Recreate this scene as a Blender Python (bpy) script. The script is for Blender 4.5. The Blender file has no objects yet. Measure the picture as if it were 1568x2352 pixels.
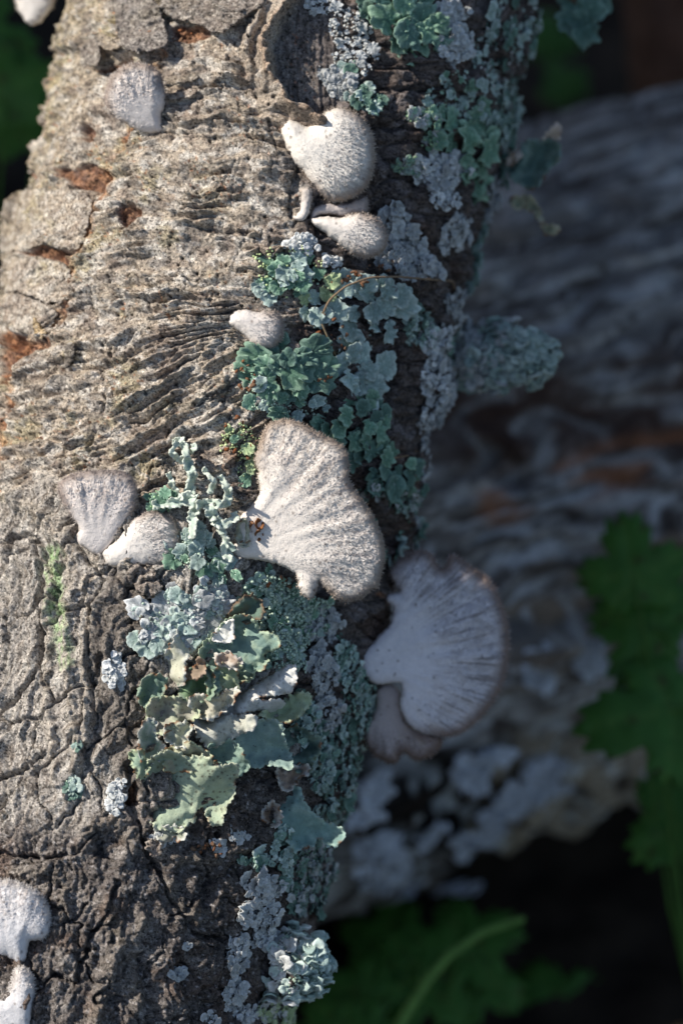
import bpy, math, random
import numpy as np
from mathutils import Vector, Matrix
from mathutils.geometry import delaunay_2d_cdt

# ------------------------------------------------------------------ camera, sky, sun, exposure
SC = bpy.context.scene
COL = SC.collection
Q = 8.16e-5            # metres for one picture unit (photograph scaled to 1568 x 2352) at the focal plane
D = 7350.0             # camera distance from the focal plane, in those units (0.60 m)
PITCH = math.radians(42)
ZF = 0.225             # height of the focal centre above the ground, metres
UP = np.array([0, math.sin(PITCH), math.cos(PITCH)])
TO = np.array([0, -math.cos(PITCH), math.sin(PITCH)])
RT = np.array([1.0, 0, 0])
ORG = np.array([0, 0, ZF])
def W(P):              # camera-aligned frame (x right, y up, z to the camera, in Q) -> world metres
    P = np.asarray(P, float)
    return ORG + Q*(P[..., 0:1]*RT + P[..., 1:2]*UP + P[..., 2:3]*TO)
def Wd(V):
    V = np.asarray(V, float)
    return V[..., 0:1]*RT + V[..., 1:2]*UP + V[..., 2:3]*TO
def ray(px, py, z):    # photograph position and depth -> camera-aligned frame
    k = (D - z)/D
    return np.stack([(px-784)*k, (1176-py)*k, z + 0*k], -1)
def proj(P):
    k = D/(D-P[..., 2])
    return 784+P[..., 0]*k, 1176-P[..., 1]*k

cam = bpy.data.cameras.new('camera'); camo = bpy.data.objects.new('camera', cam); COL.objects.link(camo)
SC.camera = camo
cam.sensor_fit = 'VERTICAL'; cam.sensor_height = 24; cam.sensor_width = 16
cam.lens = 24*D/2352
cam.clip_start = 0.01; cam.clip_end = 200
cl = ORG + TO*D*Q
camo.matrix_world = Matrix(((RT[0], UP[0], TO[0], cl[0]), (RT[1], UP[1], TO[1], cl[1]), (RT[2], UP[2], TO[2], cl[2]), (0, 0, 0, 1)))
cam.dof.use_dof = True
cam.dof.focus_distance = D*Q - 0.002
cam.dof.aperture_fstop = 7.0
SUNV = np.array([-0.68, 0.54, 0.50]); SUNV = SUNV/np.linalg.norm(SUNV)     # towards the sun, camera-aligned frame
sw = Wd(SUNV)
sun = bpy.data.lights.new('sun', 'SUN'); sun.energy = 4.8; sun.angle = math.radians(1.0); sun.color = (1.0, 0.93, 0.84)
suno = bpy.data.objects.new('sun', sun); COL.objects.link(suno)
suno.rotation_euler = Vector(sw).to_track_quat('Z', 'Y').to_euler(); suno.location = (-1, -0.5, 1.5)
wd = bpy.data.worlds.new('World'); SC.world = wd; wd.use_nodes = True
nt = wd.node_tree; nt.nodes.clear()
sk = nt.nodes.new('ShaderNodeTexSky'); sk.sky_type = 'NISHITA'; sk.sun_disc = False
sk.sun_elevation = math.asin(sw[2]); sk.sun_rotation = math.atan2(sw[0], sw[1])
bg = nt.nodes.new('ShaderNodeBackground'); bg.inputs[1].default_value = 0.11
ow = nt.nodes.new('ShaderNodeOutputWorld')
nt.links.new(sk.outputs[0], bg.inputs[0]); nt.links.new(bg.outputs[0], ow.inputs[0])
SC.view_settings.view_transform = 'Standard'; SC.view_settings.look = 'None'
SC.view_settings.exposure = 0.32; SC.view_settings.gamma = 1.0

# ------------------------------------------------------------------ helpers
rng = np.random.default_rng(7)
def sm(x, a, b):
    t = np.clip((x-a)/(b-a), 0, 1); return t*t*(3-2*t)
def lerp(a, b, t): return a+(b-a)*t
def mix(c, k, col):    # colour array, mask, colour
    return c + (np.asarray(col)-c)*np.clip(k, 0, 1)[..., None]
def S(r, g, b):
    f = lambda v: (v/255/12.92 if v <= 10 else ((v/255+.055)/1.055)**2.4)
    return np.array([f(r), f(g), f(b)])
_TB = {}
def _tab(s):
    if s not in _TB:
        r = np.random.default_rng(1000+int(s)); _TB[s] = r.random((256, 256), dtype=np.float32).ravel()
    return _TB[s]
def _h(ix, iy, s):
    return _tab(s)[((iy.astype(np.int32) & 255) << 8) | (ix.astype(np.int32) & 255)]
_GR = {}
def noise(x, y, s=0):
    s = int(s)
    if s not in _GR:
        a = _tab(s)*2*math.pi; _GR[s] = (np.cos(a), np.sin(a))
    gc, gs = _GR[s]
    x = np.asarray(x, np.float32); y = np.asarray(y, np.float32)
    x, y = np.broadcast_arrays(x, y)
    fx = np.floor(x); fy = np.floor(y); ix = fx.astype(np.int32) & 255; iy = fy.astype(np.int32) & 255; fx = x-fx; fy = y-fy
    ix1 = (ix+1) & 255; iy = iy << 8; iy1 = (iy+256) & 65535
    u = fx*fx*fx*(fx*(fx*6-15)+10); v = fy*fy*fy*(fy*(fy*6-15)+10)
    i = iy | ix; r = gc[i]*fx+gs[i]*fy
    i = iy | ix1; r += u*(gc[i]*(fx-1)+gs[i]*fy-r)
    i = iy1 | ix; q = gc[i]*fx+gs[i]*(fy-1)
    i = iy1 | ix1; q += u*(gc[i]*(fx-1)+gs[i]*(fy-1)-q)
    return (1.5*(r+v*(q-r))).astype(np.float64)
def fbm(x, y, s=0, o=4):
    r = 0; a = 1.0
    for i in range(o):
        r = r + a*noise(x*2**i, y*2**i, s+i*17); a *= .5
    return r
def worley(x, y, s=0, jit=.9):
    ix = np.floor(x); iy = np.floor(y)
    f1 = np.full(x.shape, 9.); f2 = np.full(x.shape, 9.); cid = np.zeros(x.shape)
    for dx in (-1, 0, 1):
        for dy in (-1, 0, 1):
            cx = ix+dx; cy = iy+dy
            qx = cx+.5+jit*(_h(cx, cy, s)-.5); qy = cy+.5+jit*(_h(cx, cy, s+1)-.5)
            d = np.hypot(x-qx, y-qy); i = _h(cx, cy, s+2)
            nw = d < f1
            f2 = np.where(nw, f1, np.minimum(f2, d)); cid = np.where(nw, i, cid); f1 = np.where(nw, d, f1)
    return f1, f2, cid
def seg_dist(x, y, pts, pad=None, closed=False):   # distance to a polyline and position along it
    pts = np.asarray(pts, float)
    if closed: pts = np.vstack([pts, pts[:1]])
    out = np.full(x.shape, 1e6)
    if pad is not None:
        lo = pts.min(0)-pad; hi = pts.max(0)+pad
        m = (x > lo[0]) & (x < hi[0]) & (y > lo[1]) & (y < hi[1])
    else: m = np.ones(x.shape, bool)
    X = x[m]; Y = y[m]; best = np.full(X.shape, 1e6)
    for (ax, ay), (bx, by) in zip(pts[:-1], pts[1:]):
        ex = bx-ax; ey = by-ay; L = ex*ex+ey*ey+1e-9
        t = np.clip(((X-ax)*ex+(Y-ay)*ey)/L, 0, 1)
        best = np.minimum(best, np.hypot(X-ax-t*ex, Y-ay-t*ey))
    out[m] = best
    return out
def inside(x, y, poly):
    poly = np.asarray(poly, float); r = np.zeros(x.shape, bool)
    j = len(poly)-1
    for i in range(len(poly)):
        xi, yi = poly[i]; xj, yj = poly[j]
        if yi != yj:
            r ^= ((yi > y) != (yj > y)) & (x < (xj-xi)*(y-yi)/(yj-yi)+xi)
        j = i
    return r
def smooth_poly(p, it=1, closed=True):             # Chaikin
    p = np.asarray(p, float)
    for _ in range(it):
        n = np.roll(p, -1, 0)
        p = np.stack([.75*p+.25*n, .25*p+.75*n], 1).reshape(-1, 2)
    return p
def resample(p, step):
    p = np.vstack([p, p[:1]]); L = np.hypot(*np.diff(p, axis=0).T); c = np.r_[0, np.cumsum(L)]
    n = max(8, int(round(c[-1]/step))); t = np.linspace(0, c[-1], n, endpoint=False)
    return np.stack([np.interp(t, c, p[:, 0]), np.interp(t, c, p[:, 1])], 1)
def area2(p): return np.sum(p[:, 0]*np.roll(p[:, 1], -1)-np.roll(p[:, 0], -1)*p[:, 1])
def onormal(p):                                    # outward normal of an outline
    t = np.roll(p, -1, 0)-np.roll(p, 1, 0); t /= np.linalg.norm(t, axis=1)[:, None]+1e-9
    n = np.stack([t[:, 1], -t[:, 0]], 1)
    return n if area2(p) > 0 else -n

# region mappings: coordinates read off enlarged views -> picture units
REG = {1: (0, 0, .5), 2: (571.7, 0, .5), 3: (0, 735, .5), 4: (490, 571.7, .5), 5: (0, 1551.7, .5),
       6: (245, 1225, .3959), 7: (735, 980, .5313), 8: (653.3, 1551.7, .5833), 0: (0, 0, 1.)}
def R(k, *pts):
    ox, oy, s = REG[k]; return np.array([(ox+s*x, oy+s*y) for x, y in pts], float)

def props(o, label=None, cat=None, group=None, kind=None):
    if label: o['label'] = label
    if cat: o['category'] = cat
    if group: o['group'] = group
    if kind: o['kind'] = kind
    return o
def empty(name, loc):
    o = bpy.data.objects.new(name, None); COL.objects.link(o); o.location = [float(v) for v in loc]
    o.empty_display_size = .004
    return o
def mesh_of(name, V, F, mat, cols=None, smooth=True):   # V in world metres; F array of tris/quads or list of arrays
    me = bpy.data.meshes.new(name)
    Fs = F if isinstance(F, list) else [F]
    Fs = [np.asarray(f, np.int32) for f in Fs if len(f)]
    lt = np.concatenate([np.full(len(f), f.shape[1], np.int32) for f in Fs])
    lv = np.concatenate([f.ravel() for f in Fs])
    me.vertices.add(len(V)); me.vertices.foreach_set('co', np.asarray(V, np.float32).ravel())
    me.loops.add(len(lv)); me.loops.foreach_set('vertex_index', lv)
    me.polygons.add(len(lt)); me.polygons.foreach_set('loop_start', np.r_[0, np.cumsum(lt)[:-1]].astype(np.int32))
    me.polygons.foreach_set('loop_total', lt)
    me.polygons.foreach_set('use_smooth', np.full(len(lt), smooth))
    if cols is not None:
        at = me.color_attributes.new('Col', 'FLOAT_COLOR', 'POINT')
        at.data.foreach_set('color', np.c_[np.clip(cols, 0, 1), np.ones(len(cols))].astype(np.float32).ravel())
    me.materials.append(mat); me.update(calc_edges=True); me.validate()
    return me
def obj(name, V, F, mat, cols=None, parent=None, base=None, smooth=True):   # V in the camera-aligned frame
    Vw = W(V)
    if parent is not None: b = np.array(parent.location)
    elif base is not None: b = np.asarray(base)
    else: b = Vw.mean(0)
    o = bpy.data.objects.new(name, mesh_of(name, Vw-b, F, mat, cols, smooth)); COL.objects.link(o)
    if parent is not None: o.parent = parent
    else: o.location = b
    return o

# ------------------------------------------------------------------ materials
def nodemat(name): 
    m = bpy.data.materials.new(name); m.use_nodes = True; nt = m.node_tree
    return m, nt, nt.nodes['Principled BSDF']
def attr_mat(name, rough=.9, n1=(2500, .35), n2=(700, .25), bump=(1800, .0003, .6), bump2=None, spec=.25, rand=0., sss=0., pits=None, fleck=None):
    """vertex colour modulated by fine and medium noise, with noise relief; scales are per metre"""
    m, nt, b = nodemat(name); N = nt.nodes.new; Lk = nt.links.new
    at = N('ShaderNodeVertexColor'); at.layer_name = 'Col'
    tc = N('ShaderNodeTexCoord'); col = at.outputs[0]
    gm = N('ShaderNodeNewGeometry')
    def nz(scale, det=4, rough=.6):
        t = N('ShaderNodeTexNoise'); t.inputs['Scale'].default_value = scale; t.inputs['Detail'].default_value = det
        t.inputs['Roughness'].default_value = rough; Lk(gm.outputs['Position'], t.inputs['Vector']); return t.outputs['Fac']
    for sc, amt in (n1, n2):
        mr = N('ShaderNodeMapRange'); mr.inputs[1].default_value = .25; mr.inputs[2].default_value = .75
        mr.inputs[3].default_value = 1-amt; mr.inputs[4].default_value = 1+amt
        Lk(nz(sc), mr.inputs[0])
        mx = N('ShaderNodeVectorMath'); mx.operation = 'SCALE'; Lk(col, mx.inputs[0]); Lk(mr.outputs[0], mx.inputs['Scale']); col = mx.outputs[0]
    if fleck:
        for sc, lo, hi, val in fleck:
            mr = N('ShaderNodeMapRange'); mr.inputs[1].default_value = lo; mr.inputs[2].default_value = hi; mr.inputs[3].default_value = 1; mr.inputs[4].default_value = val
            Lk(nz(sc, 2, .5), mr.inputs[0]); mx = N('ShaderNodeVectorMath'); mx.operation = 'SCALE'; Lk(col, mx.inputs[0]); Lk(mr.outputs[0], mx.inputs['Scale']); col = mx.outputs[0]
    if rand:
        oi = N('ShaderNodeObjectInfo'); mr = N('ShaderNodeMapRange'); mr.inputs[3].default_value = 1-rand; mr.inputs[4].default_value = 1+rand
        Lk(oi.outputs['Random'], mr.inputs[0]); mx = N('ShaderNodeVectorMath'); mx.operation = 'SCALE'
        Lk(col, mx.inputs[0]); Lk(mr.outputs[0], mx.inputs['Scale']); col = mx.outputs[0]
    if pits:
        t = N('ShaderNodeTexVoronoi'); t.inputs['Scale'].default_value = pits[0]; Lk(gm.outputs['Position'], t.inputs['Vector'])
        lt = N('ShaderNodeMapRange'); lt.inputs[1].default_value = pits[1]; lt.inputs[2].default_value = pits[1]+.08
        Lk(t.outputs['Distance'], lt.inputs[0])
        gate = N('ShaderNodeMapRange'); gate.inputs[1].default_value = .45; gate.inputs[2].default_value = .6
        Lk(nz(pits[0]*.16), gate.inputs[0])
        mxx = N('ShaderNodeMath'); mxx.operation = 'MAXIMUM'; inv = N('ShaderNodeMath'); inv.operation = 'SUBTRACT'; inv.inputs[0].default_value = 1
        Lk(gate.outputs[0], inv.inputs[1]); Lk(lt.outputs[0], mxx.inputs[0]); Lk(inv.outputs[0], mxx.inputs[1])
        mr = N('ShaderNodeMapRange'); mr.inputs[3].default_value = pits[2]; Lk(mxx.outputs[0], mr.inputs[0])
        mx = N('ShaderNodeVectorMath'); mx.operation = 'SCALE'; Lk(col, mx.inputs[0]); Lk(mr.outputs[0], mx.inputs['Scale']); col = mx.outputs[0]
    Lk(col, b.inputs['Base Color'])
    b.inputs['Roughness'].default_value = rough; b.inputs['Specular IOR Level'].default_value = spec
    if sss:
        b.inputs['Subsurface Weight'].default_value = sss; b.inputs['Subsurface Radius'].default_value = (1, .7, .5); b.inputs['Subsurface Scale'].default_value = .0006
    nrm = None
    for bp in (bump, bump2):
        if not bp: continue
        bn = N('ShaderNodeBump'); bn.inputs['Strength'].default_value = bp[2]; bn.inputs['Distance'].default_value = bp[1]
        Lk(nz(bp[0], 5, .65), bn.inputs['Height'])
        if nrm: Lk(nrm, bn.inputs['Normal'])
        nrm = bn.outputs[0]
    if nrm: Lk(nrm, b.inputs['Normal'])
    return m
M_bark = attr_mat('bark', .92, (5200, .4), (1300, .3), (2600, .0005, 1.), (900, .0008, .6), pits=(1500, .22, .25), fleck=((2300, .53, .63, 1.5), (1700, .55, .62, .38), (760, .57, .68, .55)))
M_mush = attr_mat('mushroom_felt', .95, (4200, .10), (700, .08), (3800, .00022, .8), (1500, .0003, .4), spec=.1)
M_fuzz = attr_mat('felt_hair', .95, (3000, .15), (600, .1), None, spec=.05)
M_lich = attr_mat('lichen', .88, (3600, .16), (900, .22), (3000, .00015, .6), (1100, .0004, .45), spec=.2, rand=.22)
M_sheet = attr_mat('papery_lichen', .8, (3600, .12), (600, .15), (2400, .00012, .6), (420, .0009, .4), spec=.3, pits=(1100, .13, .35))
M_gran = attr_mat('lichen_granules', .95, (2600, .25), (500, .2), None, spec=.15)
M_far = attr_mat('weathered_wood', .85, (1500, .4), (260, .35), (600, .0012, .9), spec=.25)
M_twig = attr_mat('dry_fibre', .85, (3000, .2), (800, .2), None)

# ------------------------------------------------------------------ the leaning log: shape functions
RL = 566.0
AX = np.array([0.244, 1.0, -0.13]); AX /= np.linalg.norm(AX)
EZ = np.array([0, 0, 1.0]); EZ = EZ-AX*EZ.dot(AX); EZ /= np.linalg.norm(EZ)
EX = np.cross(AX, EZ)
A0 = np.array([380-784.0, 0, -RL-6])
ORANGE = S(176, 104, 58)

CRACKS = [  # (points, depth, half width)
 (R(0, (372,120),(340,200),(292,300),(258,370),(238,425),(212,500),(190,560),(172,620),(160,690),(120,740),(62,785),(30,860),(18,950),(0,1050),(-20,1100)), 15, 8),
 (R(0, (0,1245),(60,1220),(95,1290),(88,1400),(92,1480),(70,1555),(20,1610),(-20,1650)), 24, 8),
 (R(0, (-10,1790),(40,1770),(92,1738)), 26, 9), (R(0, (-10,1958),(60,1968),(150,1966)), 22, 8),
 (R(0, (318,1890),(335,1950),(372,2010),(395,2070),(432,2112),(452,2150),(520,2160)), 26, 8),
 (R(0, (268,2030),(245,2100),(205,2160),(190,2215),(180,2262),(120,2240)), 26, 8),
 (R(0, (60,2200),(90,2250),(70,2330),(60,2400)), 20, 9),
 (R(0, (200,2080),(170,2110),(140,2120)), 14, 6),
 (R(0, (300,1760),(290,1830),(310,1890)), 22, 14),
 (R(0, (620,280),(690,330),(690,380),(670,440),(665,500)), 20, 9),
 (R(0, (870,205),(980,206),(1015,200)), 16, 8), (R(0, (860,290),(930,296),(1010,300)), 24, 8),
 (R(0, (1040,560),(1060,640),(1065,720),(1080,760)), 30, 16),
 (R(0, (930,660),(960,720),(1000,745)), 30, 22), (R(0, (905,720),(915,850),(900,930),(870,1000),(880,1050)), 24, 12),
 (R(0, (830,1130),(880,1180),(900,1240)), 30, 16),
 (R(0, (380,195),(440,205),(520,190),(580,200)), 12, 6), (R(0, (395,235),(450,225),(490,210)), 12, 5),
 (R(0, (520,285),(560,285),(580,320)), 10, 4), (R(0, (425,515),(500,530),(590,535)), 12, 5),
 (R(0, (240,445),(300,470),(390,485),(520,470)), 8, 4), (R(0, (330,630),(420,640),(520,655)), 8, 4),
 (R(0, (335,1075),(390,1065),(470,1040)), 10, 6), (R(0, (318,1135),(350,1112),(400,1100)), 24, 12),
 (R(0, (190,1390),(205,1330),(250,1300),(310,1290)), 16, 7), (R(0, (210,1400),(200,1500),(215,1620),(225,1700)), 14, 6),
 (R(0, (165,1180),(130,1230),(110,1200)), 12, 6), (R(0, (290,1300),(340,1330),(360,1420),(320,1500)), 14, 7),
]
RIDGES = [  # (points, height, half width)
 (R(0, (262,1042),(340,990),(430,938),(500,892),(552,845)), 20, 13), (R(0, (340,950),(420,885),(480,838),(540,800)), 13, 10),
 (R(0, (300,930),(380,880),(440,840),(500,790)), 10, 10),
 (R(0, (690,-20),(640,40),(607,90),(606,130),(625,190),(668,248),(725,278)), 34, 13), (R(0, (650,-20),(590,50),(570,110),(592,180),(630,240)), 24, 14),
 (R(0, (20,1130),(90,1190),(150,1250),(165,1330),(150,1480),(165,1640),(185,1760)), 18, 15),
 (R(0, (60,1150),(160,1220),(215,1290)), 10, 12), (R(0, (195,1330),(205,1420),(190,1560),(200,1700)), 14, 10),
 (R(0, (115,1290),(112,1420),(100,1560),(118,1700),(130,1800)), 14, 9), (R(0, (200,1340),(230,1305),(300,1290)), 12, 9),
 (R(0, (370,1960),(420,1975),(500,1970),(600,1930),(640,1905)), 18, 16),
 (R(0, (30,2000),(110,2000),(155,2030),(140,2090)), 16, 16), (R(0, (200,1900),(260,1880),(300,1930)), 14, 20),
 (R(0, (250,2080),(270,2150),(235,2260),(215,2340)), 14, 18), (R(0, (330,2110),(300,2200),(310,2300)), 10, 16),
 (R(0, (390,2030),(420,2090),(470,2100)), 12, 16),
]
CUTS = [  # (points, depth) inside-bark openings with sharp rims
 (R(1, (250,770),(320,765),(400,750),(495,775),(470,850),(430,890),(400,870),(340,850),(250,800)), 20),
 (R(1, (90,1165),(170,1125),(230,1130),(330,1165),(310,1215),(240,1190),(150,1180)), 24),
 (R(1, (555,940),(600,930),(650,965),(640,1010),(600,1040),(570,1075),(560,1010)), 26),
 (R(1, (350,600),(375,562),(408,565),(418,610),(390,645),(360,630)), 34),
 (R(1, (125,675),(155,610),(205,545),(215,560),(175,640),(150,680)), 26),
 (R(1, (0,1490),(110,1555),(200,1580),(240,1540),(330,1380),(345,1300),(355,1340),(300,1450),(220,1600),(120,1650),(0,1600)), 16),
 (R(3, (0,50),(60,80),(110,100),(120,180),(90,260),(50,300),(0,300)), 18), (R(3, (0,380),(60,390),(70,430),(30,460),(0,470)), 20),
 (R(1, (600,255),(500,300),(400,310),(470,340),(520,330),(600,290)), 18), (R(1, (780,120),(820,100),(960,125),(960,165),(880,190),(800,180)), 14),
 (R(5, (575,600),(590,530),(625,480),(640,520),(635,580),(600,600)), 40),
]
def painted(x, y, a, s, feats=True):
    """height (along the surface normal) and colour of the bark at photograph position x,y; a,s run along and round the log"""
    w1 = fbm(s/170, a/170, 3, 3); w2 = fbm(s/150, a/150, 9, 3)
    jx = x + 7*fbm(x/38, y/38, 31, 3); jy = y + 7*fbm(x/38, y/38, 47, 3)
    right = sm(x+.05*(y-900)+60*w1, 600, 700)*sm(y, 1500, 1300) + sm(x+40*w1, 640+0*x, 720)*sm(y, 1300, 1500)
    right = np.clip(right, 0, 1)
    low = sm(y+70*w1+.25*x, 1830, 1990)*(1-right)
    midB = sm(y+50*w2-.12*x, 1085, 1150)*(1-low)*(1-right)
    upA = np.clip(1-right-low-midB, 0, 1)
    # upper bark: thin layers across the log, swinging into folds near the fungus
    fold = sm(y, 640, 860)*sm(y, 1160, 1060)
    ph = a + .14*s + 26*w2 + fold*.66*np.clip(jx-250, 0, 330) - 60*sm(x, 260, 0)*1.0
    st = noise(ph/26, s/420, 5)*9 + noise(ph/12.5, s/250, 6)*6 + noise(ph/6.2, s/150, 8)*3.4
    lay = ph/44 + 1.1*noise(s/210, a/200, 12) + .35*noise(s/45, a/60, 13); fr = lay-np.floor(lay); lid = _h(np.floor(lay), np.floor(lay*0+s/260+.8*noise(s/90, a/50, 16)), 19)
    st = st + (6+9*lid)*(sm(fr, 0, .10)-fr)
    lay2 = ph/17 + .9*noise(s/120, a/120, 10); fr2 = lay2-np.floor(lay2); st = st + 4.5*(sm(fr2, 0, .16)-fr2)*sm(noise(s/80, a/60, 11), -.3, .3)
    hair = noise((s+.12*a)/46, ph/240, 14); st = st - 7*sm(np.abs(hair), .05, .0)*sm(noise(s/60, a/90, 15), -.2, .3) + 1.6*noise(s/7, a/6, 20)
    calm = .35+.8*sm(fbm(s/150, a/90, 64, 2)+.5*fold, -.25, .35)
    hA = st*1.55*calm + 14*w1 + 4*fbm(s/24, a/16, 18, 3) + 10*noise(ph/90, s/200, 7)
    # middle: vertical flowing ridges
    phv = s + 34*fbm(s/120, a/120, 21, 3)
    q1, q2, bid = worley((s+40*w1+6*noise(s/20, a/20, 25))/95+7, (a+40*w2)/190, 27)
    hB = noise(phv/30, a/190, 22)*13 + noise(phv/12, a/90, 23)*7 + noise(phv/5, a/26, 24)*2.4 + 10*w2 + 3*noise(s/6, a/6, 28) + 8*fbm(s/34, a/34, 29, 4) + 12*(bid-.5) - 18*sm(q2-q1, .09, 0)
    # dark lower bark: lumps divided by cracks
    wx = s+40*w1+22*fbm(s/46, a/46, 37, 3); wy = a+40*w2+22*fbm(s/46, a/46, 38, 3)
    f1, f2, cid = worley(wx/125, wy/150, 33)
    g1, g2, gid = worley(wx/44+9, wy/52, 35)
    hC = -22*sm(f2-f1, .10, 0)*sm(fbm(s/120, a/120, 43, 2), -.35, .3) + 12*(cid-.5) - 4*sm(g2-g1, .14, 0) + 5*(gid-.5) + 20*fbm(s/75, a/110, 39, 4) + 8*noise(phv/12, a/60, 40) + 3*noise(phv/4.5, a/18, 42) + 3*noise(s/6.5, a/7.5, 41)
    # right: coarse, blocky
    f1, f2, rid = worley((s+14*w2)/105, (a+.2*s+16*w1)/58, 51)
    hD = -14*sm(f2-f1, .16, 0) + 10*(rid-.5) + 16*fbm(s/55, a/40, 53, 5) + 3*noise(s/6, a/6, 55)
    h = upA*hA + midB*hB + low*hC + right*hD
    h = h + 16*fbm(s/420, a/420, 61, 2) + right*26*noise(a/130, s/300, 63)
    # knot at the top
    KP = R(0, (645,40),(690,-30),(790,-30),(815,120),(800,220),(775,265),(722,268),(668,236),(630,180),(616,120))
    kd = seg_dist(jx, jy, KP, 60, True); kn = np.where(inside(jx, jy, KP), sm(kd, 0, 10), 0.); h = lerp(h, -16+.10*(x-620)*0+6*noise(x/9, y/70, 66)+4*noise(x/5, y/24, 67)+4*noise(x/40, y/14, 68), kn)
    kd2 = np.where(inside(jx, jy, KP), -kd, kd); ring = sm(kd2, 95, 40)*sm(kd2, -6, 4)*sm(x, 830, 700); h = h*(1-.6*ring)+ring*(12*np.sin(kd2/7.5+2*w1)+18*sm(kd2, 80, 0))
    # colour
    n1 = fbm(s/70, a/45, 71, 4); n2 = .6*fbm(s/26, ph/16, 73, 3)+.7*noise(s/130, ph/8, 78); n3 = noise(s/4.2, a/4.2, 74); n4 = fbm(s/130, a/130, 76, 3)
    cA = S(184, 171, 154)*np.ones(x.shape+(3,))
    cA = mix(cA, sm(n1, .0, .7)*.75, S(206, 200, 190)); cA = mix(cA, sm(n2, .05, .8)*.7, S(128, 112, 98))
    cA = mix(cA, sm(n4, .15, .6)*.4*sm(x, 620, 300), S(178, 168, 124)); cA = mix(cA, sm(n4+.3*n1, -.2, -.7)*.6, S(150, 134, 122))
    cA = mix(cA, sm(x+.4*y, 330, 100)*.5, S(178, 164, 122))
    cA = mix(cA, sm(fbm(s/44, a/30, 85, 4), .12, .3)*.6, S(216, 210, 200)); cA = mix(cA, sm(fbm(s/60, a/34, 87, 4), .15, .35)*.55, S(122, 112, 104))
    cA = mix(cA, sm(n3, .35, .6)*sm(n1+n4, -.1, .35)*.75, S(70, 60, 52))
    cB = S(176, 169, 160)*np.ones(x.shape+(3,))
    cB = mix(cB, sm(noise(phv/13, a/110, 81), .05, .5)*.8, S(200, 194, 184)); cB = mix(cB, sm(noise(phv/9, a/60, 83), .1, .55)*.75, S(112, 102, 92))
    dark = sm(seg_dist(jx, jy, R(0, (290,1380),(270,1480),(280,1620),(330,1760)), 160), 90, 50)
    cB = mix(cB, dark*.7, S(98, 90, 83)); cB = mix(cB, sm(n3, .25, .55)*.4, S(66, 56, 50))
    gr = sm(seg_dist(jx, jy, R(0, (122,1265),(120,1330),(140,1440),(150,1520)), 90), 30, 10)*sm(fbm(x/12, y/22, 91, 3), -.5, .3)
    cB = mix(cB, gr*.8, S(158, 190, 134))
    cC = S(116, 109, 104)*np.ones(x.shape+(3,))
    cC = mix(cC, sm(n1, .0, .6)*.75, S(160, 153, 146)); cC = mix(cC, sm(n2, .0, .6)*.7, S(64, 54, 48))
    cC = mix(cC, sm(n4, .1, .6)*.5, S(120, 98, 84)); cC = mix(cC, sm(x, 330, 470)*.45, S(66, 58, 52))
    cC = mix(cC, sm(noise(s/11, a/11, 95), .45, .6)*.75, S(178, 172, 168))
    cD = S(104, 94, 88)*np.ones(x.shape+(3,))
    cD = mix(cD, sm(n1, .0, .6)*.7, S(136, 128, 126)); cD = mix(cD, sm(n2, .0, .6)*.7, S(58, 48, 44))
    cD = mix(cD, sm(n4, .2, .7)*.5, S(108, 84, 70))
    c = cA*upA[..., None]+cB*midB[..., None]+cC*low[..., None]+cD*right[..., None]
    c = mix(c, kn*.75, lerp(S(84, 78, 76), S(132, 124, 120), np.clip(.5+noise(x/7, y/40, 69), 0, 1)[..., None])); c = mix(c, ring*.5*sm(n1, -.4, .3), S(164, 146, 128))
    if not feats: return h, c
    # traced features
    lft = inside(jx, jy, np.vstack([CRACKS[0][0], [(-900, 1100), (-900, 100)]])); h = h - 13*lft*sm(seg_dist(jx, jy, CRACKS[0][0], 40), 0, 8)
    for p, dep, hw in RIDGES:
        d = seg_dist(jx, jy, p, hw*3+30); k = np.exp(-(d/hw)**2)
        h = h + dep*k*(1+.35*noise(x/13, y/13, 97)); c = mix(c, k*.35, S(190, 178, 160)*(.55 if p[0, 1] > 1800 else 1))
    d = seg_dist(jx, jy, RIDGES[3][0], 60); c = mix(c, sm(d, 12, 4)*.5, S(170, 142, 118))
    for i, (p, dep, hw) in enumerate(CRACKS):
        hw2 = hw*(1+.5*noise(x/24, y/24, 99+i)); d = seg_dist(jx, jy, p, hw*3+30)
        h = h - dep*sm(d, hw2, hw2*.25)
        if i == 0:
            d2 = seg_dist(jx, jy, p+np.array([-2, 0]), 80)
            c = mix(c, sm(d2, 20+14*n1, 4)*np.clip(.55+.6*noise(x/40, y/40, 98), 0, .9), lerp(S(170, 112, 72), S(204, 166, 124), np.clip(.5+n1, 0, 1)[..., None]))
    for i, (p, dep) in enumerate(CUTS):
        bx = seg_dist(jx, jy, p, 40, True); ins = inside(jx, jy, p)
        sd = np.where(ins, -bx, bx); k = sm(sd, 2.5, -4)
        h = h - (dep+5*noise(x/9, y/9, 120+i))*k
        c = mix(c, k*.85, lerp(S(104, 66, 48), S(158, 112, 80), np.clip(.5+1.2*noise(x/14, y/14, 140+i), 0, 1)[..., None]))
    # pinholes in the upper bark
    f1, f2, pid = worley(s/34, a/34, 151); pit = sm(f1, .13, .07)*(pid > .62)*upA
    h = h - 9*pit; c = mix(c, pit*.8, S(50, 38, 30))
    ora = sm(noise(x/9, y/9, 161), .52, .62)*sm(n4, .0, .4)*.8; c = mix(c, ora*upA*.7, S(178, 112, 70))
    return h, c

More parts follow.
